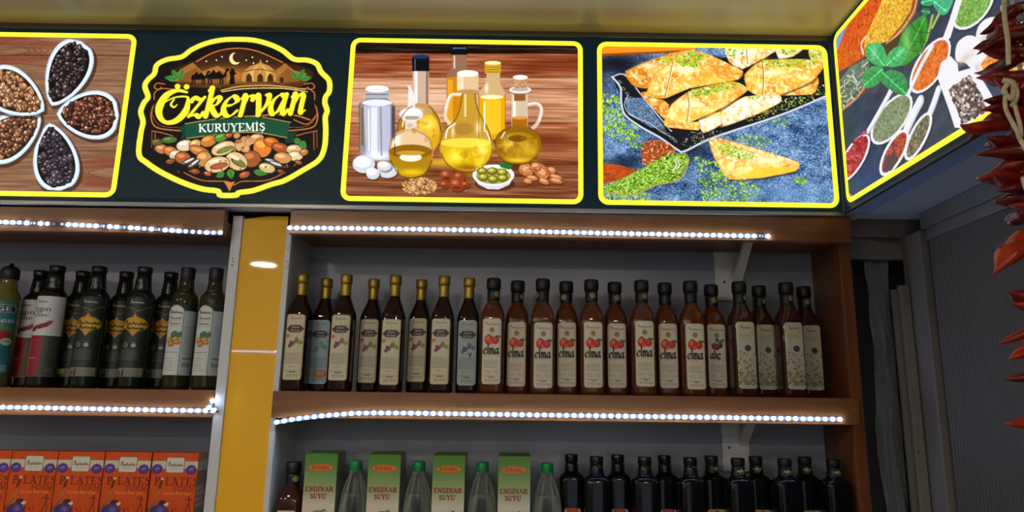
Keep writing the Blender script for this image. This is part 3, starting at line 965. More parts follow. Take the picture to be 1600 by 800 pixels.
# --- picture 2: oils
def art_oils():
    A = panel_art((520, 40), 2.666, -.451, .149, (150, 95, 65), 13)
    A.a[:] = A.tex((165, 106, 74), (90, 80, 70), 6, 220, 4)
    bands = [(60, 118, (38, 26, 24), .95), (118, 215, (140, 74, 50), .6), (215, 262, (214, 166, 134), .62), (262, 332, (222, 178, 146), .66), (332, 405, (206, 158, 128), .62), (405, 470, (176, 112, 78), .55), (470, 566, (158, 98, 66), .55), (566, 740, (124, 78, 54), .75)]
    tx = A.tex((0, 0, 0), (1, 1, 1), 5, 160, 3)
    for y0, y1, c, al in bands:
        A.rect(30, y0, 1060, y1, c, al)
    A.a[:] = np.clip(A.a + (vnoise(A.H, A.W, 4, 120, A.rng) - .5)[..., None] * 60 + (vnoise(A.H, A.W, 14, 200, A.rng) - .5)[..., None] * 46, 0, 255)
    for y in (215, 262, 405, 566):
        A.rect(30, y - 2, 1060, y + 3, (104, 60, 42), .7)
    A.blob(330, 300, 260, 60, (250, 226, 200), .5)
    A.blob(900, 480, 120, 50, (110, 50, 30), .6); A.blob(900, 160, 160, 30, (110, 50, 34), .5)
    for x, y, rx in ((340, 610, 110), (560, 615, 130), (775, 585, 110), (190, 580, 90)):
        A.blob(x, y, rx, 26, (90, 50, 24), .7)
    A.blob(440, 570, 70, 20, (250, 200, 60), .7); A.blob(600, 620, 60, 12, (240, 190, 60), .6)
    G = lambda x, y, rx, ry, al=.8: A.blob(x, y, rx, ry, (255, 250, 235), al)
    # tall dark bottle at the back
    A.poly([(500, 120), (556, 120), (560, 180), (575, 210), (575, 420), (474, 420), (474, 205), (496, 175)], (150, 116, 92))
    A.poly([(476, 215), (574, 215), (574, 420), (476, 420)], (204, 138, 28)); A.rect(478, 226, 500, 410, (236, 176, 60), .7)
    A.rect(492, 86, 562, 122, (24, 28, 40)); A.rect(500, 92, 555, 98, (90, 110, 150))
    A.rect(503, 125, 510, 180, (240, 235, 230), .7)
    # gold-capped bottle
    A.poly([(640, 200), (696, 200), (696, 240), (718, 280), (718, 470), (606, 470), (606, 280), (640, 240)], (206, 176, 130))
    A.poly([(608, 292), (718, 292), (718, 472), (606, 472)], (228, 166, 24)); A.rect(625, 310, 700, 450, (248, 200, 60), .8)
    A.rect(632, 152, 700, 200, (206, 168, 60)); A.ell(666, 156, 34, 8, (250, 236, 170))
    for y in (172, 182, 192): A.rect(632, y, 700, y + 3, (150, 110, 30))
    A.ell(662, 298, 48, 9, (255, 240, 180)); G(640, 260, 8, 22)
    # black-capped round flask
    A.rect(333, 185, 400, 340, (206, 176, 158)); A.rect(340, 190, 352, 330, (245, 235, 228), .8); A.rect(388, 190, 398, 330, (120, 80, 60), .6)
    A.ell(362, 435, 92, 112, (178, 124, 34)); A.ell(380, 450, 66, 90, (216, 166, 40)); A.blob(400, 410, 40, 40, (252, 226, 110), .9)
    A.ell(365, 350, 60, 26, (200, 160, 110), al=.8); G(345, 350, 30, 8)
    A.rect(331, 128, 402, 190, (22, 26, 36)); A.ell(366, 130, 36, 9, (44, 66, 104)); A.rect(340, 140, 346, 186, (80, 96, 120))
    # square jar on the left
    A.poly([(112, 322), (150, 298), (222, 298), (258, 330), (258, 540), (236, 562), (140, 552), (110, 520)], (150, 144, 152))
    A.poly([(128, 335), (240, 335), (240, 545), (140, 545)], (188, 188, 208)); A.rect(118, 340, 130, 500, (120, 110, 60), .8); A.rect(160, 340, 186, 540, (226, 226, 240)); A.rect(246, 335, 256, 530, (90, 84, 90))
    A.ell(185, 322, 62, 14, (225, 228, 235)); A.blob(190, 545, 60, 22, (240, 244, 255), 1)
    A.rect(137, 265, 233, 302, (176, 178, 184)); A.ell(185, 264, 49, 15, (236, 238, 242)); A.rect(137, 285, 233, 289, (110, 110, 116))
    # corked cruet at the right
    A.rect(744, 285, 812, 430, (206, 190, 164)); A.rect(750, 290, 762, 420, (250, 245, 235), .8)
    A.rect(746, 385, 810, 432, (176, 110, 30)); A.ell(778, 384, 32, 7, (210, 160, 70))
    A.ell(772, 495, 100, 80, (150, 108, 22)); A.ell(772, 505, 84, 62, (176, 134, 28)); A.blob(730, 490, 30, 30, (240, 206, 90), .9); A.blob(815, 520, 30, 24, (220, 180, 60), .8); A.blob(770, 560, 60, 12, (246, 210, 70), .8)
    A.ell(770, 470, 40, 14, (110, 74, 16), al=.8)
    A.rect(754, 285, 802, 314, (150, 96, 62)); A.ell(780, 268, 46, 15, (228, 228, 230)); A.ell(780, 266, 36, 9, (190, 180, 170))
    A.poly([(750, 215), (812, 215), (806, 262), (758, 262)], (196, 150, 114)); A.ell(781, 216, 31, 10, (246, 236, 226))
    A.speck([(752, 225), (810, 225), (806, 260), (758, 260)], 30, [(150, 100, 70), (226, 190, 160)], 2, 4)
    A.stroke([(812, 330), (850, 326), (868, 350), (856, 400), (834, 426)], 15, (214, 190, 170)); A.stroke([(814, 327), (852, 324), (870, 350), (858, 398)], 5, (255, 250, 245))
    # carafe in the middle
    A.stroke([(538, 288), (492, 292), (474, 340), (470, 385), (490, 410)], 14, (222, 206, 170)); A.stroke([(536, 284), (490, 290), (470, 350)], 4, (255, 252, 244))
    A.poly([(540, 275), (590, 275), (600, 340), (630, 400), (664, 470), (664, 530), (630, 585), (570, 608), (510, 600), (460, 555), (444, 500), (460, 440), (505, 400), (530, 350)], (196, 156, 62), sm=True)
    A.poly([(446, 490), (664, 490), (660, 540), (628, 585), (570, 606), (510, 598), (462, 556)], (214, 176, 20), sm=False)
    A.ell(555, 488, 109, 20, (238, 214, 80)); A.blob(510, 545, 40, 34, (255, 236, 90), .9); A.blob(620, 510, 34, 34, (250, 230, 110), .9); A.blob(560, 590, 60, 14, (140, 96, 10), .8)
    A.ell(545, 430, 40, 26, (170, 128, 60), al=.7); G(605, 425, 10, 28); G(500, 440, 8, 30, .6); A.rect(548, 285, 556, 380, (246, 226, 180), .8)
    A.rect(518, 200, 607, 274, (222, 190, 150)); A.rect(518, 200, 545, 274, (240, 216, 184)); A.ell(562, 200, 45, 14, (248, 240, 226)); A.ell(562, 274, 45, 8, (190, 150, 110))
    # little decanter in front
    A.poly([(312, 350), (316, 262), (310, 250), (326, 252), (340, 290), (344, 350)], (232, 224, 218)); A.rect(322, 275, 328, 340, (255, 255, 255), .8)
    A.rect(302, 392, 350, 440, (226, 212, 198)); A.ell(327, 370, 50, 29, (226, 220, 216)); A.ell(327, 362, 40, 14, (250, 250, 250)); A.ell(327, 384, 36, 8, (176, 160, 146))
    A.ell(325, 530, 93, 102, (214, 180, 136)); A.ell(325, 500, 78, 62, (226, 196, 156)); A.blob(270, 480, 14, 36, (255, 250, 240), .8)
    A.poly([(234, 525), (416, 525), (410, 580), (375, 622), (325, 634), (272, 622), (240, 580)], (176, 134, 22)); A.ell(325, 525, 91, 30, (150, 108, 22)); A.ell(325, 548, 46, 18, (246, 236, 214)); A.ell(325, 530, 60, 10, (196, 156, 60)); A.blob(330, 610, 60, 16, (240, 200, 40), .9)
    # things on the table
    for x, y, rx, ry in ((130, 576, 47, 38), (228, 606, 42, 28), (168, 616, 28, 24), (215, 585, 30, 20)):
        A.ell(x + 6, y + 8, rx, ry, (90, 60, 44), al=.6); A.ell(x, y, rx, ry, (206, 210, 222)); A.ell(x - 6, y - 8, rx * .75, ry * .6, (246, 248, 255))
    t = np.linspace(0, 2 * np.pi, 18, endpoint=False)
    A.speck(np.stack([362 + 72 * np.cos(t), 668 + 36 * np.sin(t)], 1), 330, [(206, 166, 108), (176, 132, 80), (230, 196, 146), (150, 106, 62)], 4.5, 7, asp=.5)
    for x, y, q in ((475, 624, 30), (526, 630, 26), (466, 662, 20), (518, 662, 34), (552, 662, 18)):
        A.ell(x + 4, y + 6, q, q * .8, (60, 30, 16), al=.6); A.ell(x, y, q, q * .82, (150, 72, 40)); A.blob(x - q * .3, y - q * .3, q * .4, q * .3, (226, 160, 120), .8); A.ell(x, y + q * .4, q * .5, q * .2, (120, 50, 28))
    A.ell(676, 660, 84, 30, (70, 40, 24), al=.6); A.poly([(583, 622), (756, 622), (735, 662), (690, 682), (645, 680), (605, 660)], (216, 212, 214), sm=False); A.ell(669, 622, 87, 44, (244, 242, 244)); A.ell(669, 626, 74, 34, (176, 166, 120))
    for x, y in ((622, 606), (664, 606), (706, 612), (628, 632), (668, 640), (708, 635)):
        A.ell(x, y, 23, 17, (120, 116, 34)); A.ell(x - 3, y - 4, 16, 9, (186, 180, 70)); A.ell(x - 5, y - 6, 5, 3, (240, 240, 190))
    A.poly([(690, 575), (720, 568), (750, 582), (735, 600), (700, 590)], (50, 120, 50))
    for x, y, rx, ry, a in ((805, 600, 32, 26, 20), (868, 606, 38, 26, 45), (845, 585, 20, 16, 0), (912, 602, 18, 14, 20), (830, 634, 24, 11, 10), (880, 648, 22, 12, 20), (928, 630, 28, 10, 15), (930, 646, 28, 10, 12), (812, 648, 18, 10, 10)):
        A.ell(x + 4, y + 5, rx, ry, (70, 36, 20), a, .6); A.ell(x, y, rx, ry, (192, 122, 76), a); A.ell(x - 3, y - 4, rx * .7, ry * .5, (226, 168, 124), a)
    A.speck([(780, 580), (830, 580), (830, 625), (780, 620)], 40, [(150, 84, 46), (216, 156, 110)], 2, 4)
    A.speck([(840, 585), (900, 585), (900, 630), (850, 630)], 40, [(150, 84, 46), (226, 170, 124)], 2, 4)
    # glass edges and glints
    for pts, w, c in (([(446, 500), (462, 440), (505, 400), (528, 352), (540, 285)], 4, (110, 76, 20)), ([(664, 500), (650, 440), (628, 396), (602, 345), (592, 285)], 4, (110, 76, 20)), ([(452, 530), (480, 580), (540, 606), (600, 602), (650, 560), (664, 510)], 4, (120, 80, 6)),
                      ([(272, 440), (275, 400), (310, 350), (333, 335)], 4, (100, 66, 30)), ([(452, 440), (440, 390), (415, 350), (400, 335)], 4, (100, 66, 20)), ([(234, 520), (250, 470), (300, 438)], 3, (130, 96, 60)), ([(416, 520), (400, 470), (350, 438)], 3, (130, 96, 60)), ([(240, 560), (280, 622), (330, 634), (385, 614), (414, 560)], 4, (96, 66, 8)),
                      ([(674, 500), (690, 450), (740, 424)], 3, (90, 64, 14)), ([(872, 500), (858, 452), (815, 424)], 3, (90, 64, 14)), ([(690, 545), (730, 572), (800, 574), (852, 545)], 4, (90, 64, 6)), ([(608, 285), (608, 470)], 3, (150, 100, 20)), ([(718, 285), (718, 470)], 3, (150, 100, 20)), ([(112, 325), (112, 520)], 4, (80, 76, 80)), ([(258, 335), (258, 540)], 4, (70, 66, 74)), ([(200, 340), (204, 540)], 6, (130, 128, 146))):
        A.stroke(pts, w, c, .75)
    for pts in ([(470, 470), (480, 430), (510, 408)], [(640, 440), (655, 480)], [(290, 420), (300, 380)], [(250, 500), (268, 462)], [(700, 470), (716, 444)], [(632, 320), (632, 440)], [(150, 350), (152, 520)], [(350, 195), (350, 320)]):
        A.stroke(pts, 5, (255, 252, 240), .9)
    A.speck([(470, 510), (640, 510), (620, 580), (500, 580)], 26, [(255, 240, 130), (150, 104, 8), (240, 206, 40)], 8, 20, .22)
    A.speck([(690, 470), (850, 470), (840, 540), (700, 540)], 26, [(230, 196, 80), (96, 64, 8), (196, 150, 30)], 8, 20, .25)
    A.speck([(310, 400), (440, 380), (440, 470), (360, 500)], 16, [(250, 220, 110), (150, 96, 16)], 8, 18, .22)
    A.a[:] = np.clip((A.a - 128) * 1.16 + 122, 0, 255)
    return A

# --- picture 3: pastries
def art_pastry():
    A = panel_art((920, 40), 2.666, .186, .784, (70, 95, 130), 14)
    A.a[:] = A.tex((86, 116, 152), (120, 120, 120), 34, 50, 3)
    sp = vnoise(A.H, A.W, 2.2, 3.2, A.rng)
    A.a[:] = np.clip(A.a + (sp - .5)[..., None] * 150, 0, 255)
    A.blob(120, 160, 160, 60, (22, 24, 34), .95); A.blob(60, 250, 60, 60, (40, 50, 70), .5); A.blob(420, 500, 120, 60, (24, 34, 52), .8); A.blob(150, 570, 110, 40, (24, 34, 52), .75)
    A.blob(850, 700, 200, 60, (120, 160, 200), .5); A.blob(560, 600, 70, 60, (40, 60, 86), .7)
    A.poly([(40, 80), (470, 80), (430, 104), (300, 112), (50, 126)], (236, 138, 38)); A.poly([(50, 118), (300, 108), (430, 100), (430, 106), (300, 116), (50, 128)], (150, 70, 20))
    cr = [(126, 168, 44), (156, 196, 62), (96, 136, 34), (176, 210, 90)]
    for pl, n in (([(50, 280), (120, 290), (150, 400), (225, 470), (215, 520), (110, 470), (52, 440)], 380), ([(440, 545), (520, 560), (600, 640), (720, 660), (690, 720), (600, 745), (480, 730), (450, 640)], 420),
                  ([(600, 450), (760, 470), (740, 510), (640, 500)], 60), ([(860, 630), (910, 635), (905, 660), (860, 660)], 40), ([(60, 700), (260, 690), (240, 745), (60, 745)], 160), ([(740, 385), (850, 390), (800, 440)], 20), ([(150, 380), (300, 400), (300, 440), (200, 430)], 60)):
        A.speck(pl, n, cr, 2.2, 6)
    # tray
    tray = [(95, 214), (160, 203), (225, 235), (400, 150), (1010, 90), (1010, 285), (800, 372), (520, 468), (400, 524), (365, 518), (310, 478), (225, 432), (150, 385), (138, 300)]
    A.poly(tray, (30, 30, 36))
    A.poly([(150, 300), (230, 300), (320, 430), (260, 425), (165, 370)], (74, 96, 126)); A.grains(A.poly([(150, 300), (230, 300), (320, 430), (260, 425), (165, 370)], (74, 96, 126), 0.01), .6, 3, (120, 150, 180))
    for w, c, d in ((9, (150, 160, 178), 0), (3, (235, 240, 250), -2)):
        A.stroke([(98, 214), (132, 258), (136, 318), (152, 372), (215, 420), (300, 468), (372, 518), (402, 522), (520, 466), (800, 372), (1005, 286)], w, c)
        A.stroke([(100, 214), (150, 206), (220, 290), (318, 410), (345, 440)], w * .6, c)
    A.stroke([(165, 290), (150, 330), (175, 372), (250, 405), (300, 440), (355, 470)], 3, (190, 196, 206))
    for k in range(16):
        t = k / 15
        x, y = 118 + 230 * t, 235 + 245 * t ** .8
        A.ell(x + 12, y, 9, 6, (140, 146, 156), 40, .8); A.ell(x + 12, y, 5, 3, (30, 30, 36), 40)
    A.speck([(420, 440), (560, 440), (560, 470), (430, 505), (380, 500)], 120, [(170, 160, 120), (120, 130, 90), (200, 200, 190)], 1.5, 3)
    A.speck([(700, 350), (1000, 240), (1000, 285), (700, 395), (640, 400)], 220, cr + [(200, 200, 190)], 1.5, 4)
    def pastry(pl, base, seed, dust=.62, green=None, ng=0, ridge=None):
        A.poly([(x + 6, y + 8) for x, y in pl], (26, 20, 18), .5)
        r = A.poly(smooth_path(pl, 4, True) * .5 + np.repeat(np.array(pl, float), 4, 0) * 0 + 0.5 * np.array([np.array(pl[i]) + (np.array(pl[(i + 1) % len(pl)]) - np.array(pl[i])) * k / 4 for i in range(len(pl)) for k in range(4)]), A.tex(base, (70, 60, 50), 30, 40, 3))
        q = np.array(pl, float); c0 = q.mean(0); sz = (q.max(0) - q.min(0))
        A.grains(r, .60, 34, (196, 116, 30), .45)
        A.grains(r, .62, 26, (252, 214, 120), .5)
        A.grains(r, .70, 12, (255, 240, 200), .55)
        A.grains(r, dust + .12, 4, (255, 250, 240), .55)
        if dust < .55: A.grains(r, .45, 14, (252, 246, 240), .6)
        A.blob(c0[0] - sz[0] * .1, c0[1] - sz[1] * .12, sz[0] * .16, sz[1] * .09, (255, 244, 210), .75)
        A.blob(c0[0] + sz[0] * .2, c0[1] + sz[1] * .1, sz[0] * .14, sz[1] * .08, (250, 196, 80), .7)
        n = len(pl)
        A.stroke(pl, 2.5, (176, 106, 36), .5, sm=False, closed=True)
        if ridge: A.stroke(ridge, 4, (150, 84, 28), .8); A.stroke([(x + 4, y - 3) for x, y in ridge], 3, (255, 240, 210), .9)
        if green: A.speck(green, ng, cr, 2.2, 5.5)
    pastry([(572, 84), (800, 84), (745, 128), (640, 182), (584, 152)], (226, 190, 120), 1, .5, [(580, 90), (650, 90), (640, 120), (590, 130)], 40, [(655, 90), (662, 160)])
    pastry([(780, 84), (905, 84), (850, 130), (790, 138)], (216, 190, 120), 2, .5, [(800, 90), (880, 90), (850, 120), (800, 120)], 40)
    pastry([(915, 96), (985, 84), (985, 160), (925, 146)], (190, 176, 70), 3, .6, [(920, 100), (985, 90), (985, 140), (930, 140)], 60)
    pastry([(790, 284), (940, 208), (958, 236), (932, 286), (800, 292)], (222, 150, 48), 4, .66)
    pastry([(648, 205), (722, 145), (900, 140), (985, 158), (930, 232), (800, 288), (722, 300), (662, 268)], (230, 170, 62), 5, .64, [(722, 146), (900, 140), (980, 158), (880, 175), (740, 170)], 150, [(722, 148), (728, 220), (722, 298)])
    pastry([(153, 190), (330, 118), (452, 102), (340, 200), (240, 262), (182, 248)], (206, 138, 46), 6, .7, [(280, 140), (440, 105), (380, 160), (320, 160)], 60)
    pastry([(215, 284), (262, 278), (335, 330), (318, 392)], (206, 130, 46), 7, .72)
    pastry([(238, 292), (278, 200), (372, 125), (470, 110), (560, 148), (642, 190), (620, 226), (420, 262), (318, 304)], (226, 164, 60), 8, .64, [(362, 130), (420, 108), (500, 130), (440, 175), (370, 165)], 170, [(352, 150), (336, 220), (318, 302)])
    pastry([(545, 352), (650, 296), (792, 288), (798, 320), (700, 370), (548, 424)], (232, 190, 130), 9, .42, [(650, 300), (720, 290), (700, 310)], 16, [(552, 350), (548, 420)])
    pastry([(455, 392), (545, 358), (552, 412), (478, 448)], (230, 206, 180), 10, .4)
    pastry([(312, 404), (345, 328), (430, 268), (600, 232), (664, 268), (560, 342), (425, 402), (460, 400), (458, 436), (330, 424)], (232, 170, 66), 11, .64, [(432, 268), (590, 234), (630, 250), (520, 285), (430, 300)], 170, [(412, 278), (418, 340), (408, 402)])
    # pastry on the cloth
    pastry([(500, 478), (548, 468), (700, 512), (872, 568), (862, 606), (720, 634), (582, 640), (522, 548)], (222, 172, 84), 12, .58, [(530, 495), (580, 490), (690, 530), (680, 560), (560, 545)], 150)
    A.poly([(600, 636), (700, 590), (858, 588), (862, 604), (720, 632)], (244, 190, 56), .85); A.blob(740, 560, 90, 16, (250, 236, 210), .7); A.blob(640, 600, 40, 20, (250, 220, 130), .7)
    # cut roll
    A.poly([(58, 572), (130, 580), (205, 604), (130, 640), (58, 662)], A.tex((168, 78, 32), (70, 50, 30), 12, 20), 1)
    r = A.poly([(218, 515), (232, 485), (275, 474), (330, 488), (365, 520), (330, 545), (255, 588), (224, 575)], A.tex((150, 74, 34), (80, 60, 50), 12, 18)); A.grains(r, .68, 6, (236, 190, 160), .7)
    r = A.poly([(60, 672), (130, 640), (205, 604), (280, 562), (340, 530), (400, 532), (416, 566), (376, 640), (280, 664), (180, 704), (66, 694)], (104, 146, 44))
    A.grains(r, .55, 5, (160, 196, 76)); A.grains(r, .72, 5, (60, 92, 24)); A.grains(r, .8, 4, (206, 224, 140))
    A.stroke([(66, 690), (180, 704), (280, 664), (376, 640), (416, 566), (402, 532)], 5, (176, 150, 60))
    for d in (0, 12): A.stroke([(350 + d, 600), (366 + d, 580), (356 + d, 556)], 3.5, (236, 240, 226))
    A.a[:] = np.clip((A.a - 128) * 1.2 + 136, 0, 255)
    return A

# --- picture 4: spices on spoons (right hand sign)
EY0, EY1 = 1.577, 0.75
EZ0, EZ1 = 2.088, 2.538
def art_spice():
    A = panel_art((1270, 0), 2.353, EY0, EY1, (46, 58, 80), 15, HR, EZ0, EZ1, .0014)
    A.a[:] = A.tex((50, 60, 80), (46, 46, 46), 30, 40, 3)
    A.blob(200, 660, 90, 60, (46, 70, 120), .6); A.blob(420, 500, 120, 80, (66, 66, 76), .6); A.blob(120, 470, 70, 60, (30, 60, 60), .5); A.blob(560, 60, 90, 60, (60, 66, 90), .6)
    W = (236, 234, 240)
    def powder(pl, c, hi, lo, sz=6):
        r = A.poly(pl, A.tex(c, (60, 50, 40), 14, 14, 3)); A.grains(r, .62, sz, hi, .75); A.grains(r, .68, sz, lo, .7); A.grains(r, .7, sz * .5, hi, .6); return r
    # sky-blue patch, paprika and curry heaps
    A.poly([(76, 130), (130, 90), (120, 200), (80, 290)], (128, 150, 206))
    powder([(72, 280), (90, 190), (122, 105), (205, -60), (330, -60), (215, 100), (190, 170), (196, 205), (150, 235), (100, 262)], (206, 78, 18), (236, 112, 30), (150, 52, 14))
    A.stroke([(186, 198), (180, 160), (204, 120), (268, -10)], 7, (226, 206, 190))
    powder([(188, 186), (196, 130), (240, 40), (280, -60), (420, -60), (372, 30), (330, 100), (280, 152), (215, 168)], (224, 164, 40), (250, 216, 90), (176, 110, 20))
    A.poly([(372, -20), (390, -20), (380, 50), (330, 120), (272, 176), (268, 160), (320, 100), (360, 40)], (150, 84, 36)); A.stroke([(384, -20), (372, 40), (325, 112), (270, 164)], 6, (232, 176, 120))
    A.poly([(220, 172), (268, 164), (330, 120), (360, 100), (330, 170), (280, 210)], (70, 54, 30))
    # herb bowl
    A.poly([(80, 322), (140, 246), (206, 206), (216, 280), (206, 330), (150, 376), (96, 412)], (92, 64, 44)); A.stroke([(205, 300), (160, 360), (98, 410)], 9, (196, 140, 96))
    A.poly([(80, 318), (140, 244), (204, 214), (206, 285), (150, 350), (94, 396)], (106, 120, 104))
    rr = np.random.default_rng(8)
    for k in range(210):
        x, y = 80 + 126 * rr.random(), 226 + 170 * rr.random()
        if y < 330 - .85 * (x - 78) - 8 or y > 415 - .95 * (x - 85): continue
        a = rr.random() * 3.1; d = 13
        A.stroke([(x - d * math.cos(a), y - d * math.sin(a)), (x + d * math.cos(a), y + d * math.sin(a))], 4, [(150, 168, 150), (90, 112, 92), (196, 206, 190), (70, 90, 70)][k % 4], sm=False)
    # spoon helper: bowl ellipse, handle, filling
    def spoon(cx, cy, L, w, rot, hand, fill, hi, lo, hw=18, rim=8, sz=5):
        A.stroke(hand, hw, (206, 206, 216)); A.stroke([(x - 2, y - 1) for x, y in hand], hw * .7, W)
        A.ell(cx + 5, cy + 6, L, w, (26, 30, 42), rot, .6); A.ell(cx, cy, L, w, W, rot)
        t = np.linspace(0, 2 * np.pi, 22, endpoint=False); a = math.radians(rot)
        px, py = (L - rim * 1.4) * np.cos(t), (w - rim) * np.sin(t)
        powder(np.stack([cx + math.cos(a) * px - math.sin(a) * py, cy + math.sin(a) * px + math.cos(a) * py], 1), fill, hi, lo, sz)
    # green stalks and basil
    A.stroke([(440, 60), (420, 140), (395, 190)], 12, (150, 176, 80)); A.stroke([(470, 40), (440, 100)], 10, (170, 190, 90))
    spoon(590, 20, 105, 58, -52, [(640, -80), (620, -40)], (112, 160, 70), (160, 200, 110), (70, 116, 40))
    spoon(432, 240, 118, 52, -58, [(540, -10), (515, 70), (490, 140)], (214, 100, 34), (240, 140, 60), (170, 66, 20), 30)
    A.stroke([(560, -60), (540, 0), (500, 130)], 22, W)
    spoon(290, 436, 112, 52, -54, [(440, 170), (400, 240), (350, 350)], (122, 136, 100), (160, 170, 130), (80, 96, 60), 16)
    A.stroke([(285, 330), (255, 400), (215, 470)], 14, (170, 176, 150))
    spoon(152, 580, 100, 38, -60, [(290, 330), (240, 420), (205, 480)], (160, 42, 46), (220, 90, 90), (100, 20, 26), 18, 7, 9)
    A.speck([(115, 650), (112, 600), (150, 520), (190, 485), (198, 520), (170, 590), (130, 650)], 90, [(176, 40, 48), (206, 80, 84), (140, 24, 32)], 6, 8, asp=.95)
    spoon(300, 560, 96, 36, -62, [(395, 372), (375, 410), (345, 475)], (176, 60, 34), (206, 100, 60), (60, 40, 40), 34, 9)
    A.poly([(258, 630), (268, 580), (300, 560), (316, 580), (290, 626)], (76, 62, 66), .9)
    spoon(388, 500, 98, 32, -64, [(462, 330), (445, 380), (425, 430)], (104, 98, 70), (170, 160, 120), (50, 48, 36), 26, 9)
    # mint and basil leaves
    def leaf(pl, c, vein):
        r = A.poly(pl, A.tex(c, (40, 50, 40), 10, 10, 2), sm=True); A.stroke(vein, 3.5, tuple(np.minimum(np.array(c) * 1.5 + 20, 255)), .9)
        v = np.array(vein, float); d = v[-1] - v[0]; nn = np.array([-d[1], d[0]]) * .28
        for t in (.3, .5, .7): A.stroke([v[0] + d * t, v[0] + d * (t + .12) + nn], 2, tuple(np.array(c) * .6), .8, sm=False); A.stroke([v[0] + d * t, v[0] + d * (t + .12) - nn], 2, tuple(np.array(c) * .6), .8, sm=False)
    leaf([(312, 200), (326, 130), (380, 72), (416, 58), (422, 120), (404, 176), (360, 226), (322, 242)], (52, 136, 44), [(318, 236), (370, 150), (412, 66)])
    A.blob(345, 150, 20, 40, (150, 214, 130), .7); A.blob(400, 150, 10, 40, (30, 80, 26), .6)
    leaf([(398, 10), (430, -30), (446, 10), (420, 22)], (60, 170, 110), [(400, 10), (440, 0)]); leaf([(442, 2), (470, -30), (516, -10), (500, 40), (478, 56), (452, 34)], (72, 178, 126), [(446, 6), (490, 40)])
    leaf([(400, 36), (424, 30), (432, 48), (410, 56)], (44, 130, 70), [(402, 40), (430, 46)])
    leaf([(200, 166), (250, 160), (274, 214), (266, 244), (226, 236), (196, 206)], (58, 172, 96), [(262, 240), (206, 172)])
    leaf([(268, 240), (278, 198), (312, 170), (340, 180), (342, 218), (312, 244)], (66, 176, 100), [(272, 240), (336, 180)])
    leaf([(184, 280), (214, 246), (256, 248), (258, 276), (236, 312), (192, 322)], (52, 158, 84), [(256, 254), (190, 314)])
    leaf([(246, 292), (280, 258), (330, 270), (350, 312), (340, 350), (296, 336)], (44, 142, 78), [(256, 266), (342, 344)])
    A.blob(226, 190, 16, 20, (150, 230, 180), .6); A.blob(318, 200, 14, 14, (140, 226, 170), .6)
    # white porcelain spoons and scoop
    A.poly([(600, 132), (612, 92), (650, 64), (720, 66), (780, 90), (760, 140), (690, 150), (640, 164), (612, 152)], W, sm=True); A.blob(650, 130, 50, 18, (206, 176, 160), .7); A.poly([(690, 20), (740, 22), (730, 62), (692, 58)], (216, 176, 150))
    A.poly([(524, 192), (536, 152), (572, 130), (604, 138), (628, 160), (700, 138), (760, 150), (720, 230), (640, 290), (600, 270), (562, 232), (530, 226)], W, sm=True); A.blob(560, 215, 40, 14, (216, 186, 166), .7); A.blob(600, 255, 24, 16, (216, 180, 160), .7)
    powder([(618, 236), (640, 206), (680, 200), (730, 240), (740, 290), (680, 300), (630, 262)], (230, 126, 40), (250, 180, 80), (180, 80, 20))
    A.poly([(458, 282), (472, 230), (506, 205), (532, 232), (536, 262), (588, 248), (640, 330), (690, 420), (640, 440), (545, 470), (522, 468), (500, 400), (478, 340)], W)
    A.poly([(500, 330), (575, 276), (622, 350), (640, 410), (552, 456)], (96, 84, 84)); A.speck([(500, 330), (575, 276), (622, 350), (640, 410), (552, 456)], 260, [(60, 50, 52), (176, 156, 146), (130, 110, 104), (226, 214, 206), (90, 70, 62)], 5, 8)
    A.stroke([(588, 248), (640, 330), (690, 420)], 10, W)
    # further along the table
    for k in range(5):
        spoon(760 + 150 * k, 200 - 120 * k, 100, 48, -50, [(840 + 150 * k, 60 - 120 * k), (800 + 150 * k, 130 - 120 * k)], [(206, 120, 40), (120, 140, 70), (180, 60, 40)][k % 3], (236, 190, 120), (90, 60, 40))
    A.poly([(112, 700), (140, 712), (165, 735), (140, 760), (110, 740)], (186, 128, 104)); A.stroke([(114, 712), (150, 742)], 5, (110, 60, 46))
    return A

sg = thing('lightbox_sign', 'long backlit shop sign with pictures of coffee, oils and pastries above the shelves', 'sign', (-.6, 1.63, 2.07))
SB = sg.location
def sgo(name, me, material, x, y, z): return obj(name, me, material, sg, Vector((x, y, z)) - SB)
box('case', -2.2, 0.848, 1.6045, 1.662, 2.0715, 2.546, mat('sign_case', (176, 172, 166), 0.5), sg)
fc = box('face', -2.2, 0.791, 1.6005, 1.6045, 2.0745, 2.5375, FACE, sg)
box('bottom_profile', -2.2, 0.793, 1.5965, 1.606, 2.0655, 2.0745, ALU, sg, 0.0008)
box('top_profile', -2.2, 0.793, 1.594, 1.606, 2.5365, 2.5485, mat('top_profile', (120, 112, 100), 0.4, metal=0.6), sg, 0.0015)
for nm, lab, fn, x0, x1 in (('picture', 'picture of white bowls full of coffee beans', art_beans, -1.603, -1.003), ('picture', 'picture of oil bottles on a wooden table', art_oils, -.451, .149),
                       ('picture', 'picture of pistachio pastries on a black tray', art_pastry, .186, .784)):
    A = fn()
    xm, w, h = (x0 + x1) / 2, x1 - x0, ZB1 - ZB0
    me = print_mesh('picture', A, lambda u, v: ((u - .5) * w, 0 * u, (.5 - v) * h), round_keep(w, h, .024))
    o = sgo(nm, me, PRINT, xm, 1.6000, (ZB0 + ZB1) / 2)
    o['label'] = lab
    r = obj('border', ring_mesh('border', w, h, .025, .0125, .0006), BORD, o, (0, -.0008, 0))
    r['label'] = 'glowing yellow rounded border'
A = art_logo()
me = print_mesh('emblem', A, lambda u, v: ((u - .5) * .5455, 0 * u, (.5 - v) * .44))
o = sgo('emblem', me, PRINT, -.72725, 1.6000, (ZB0 + ZB1) / 2)
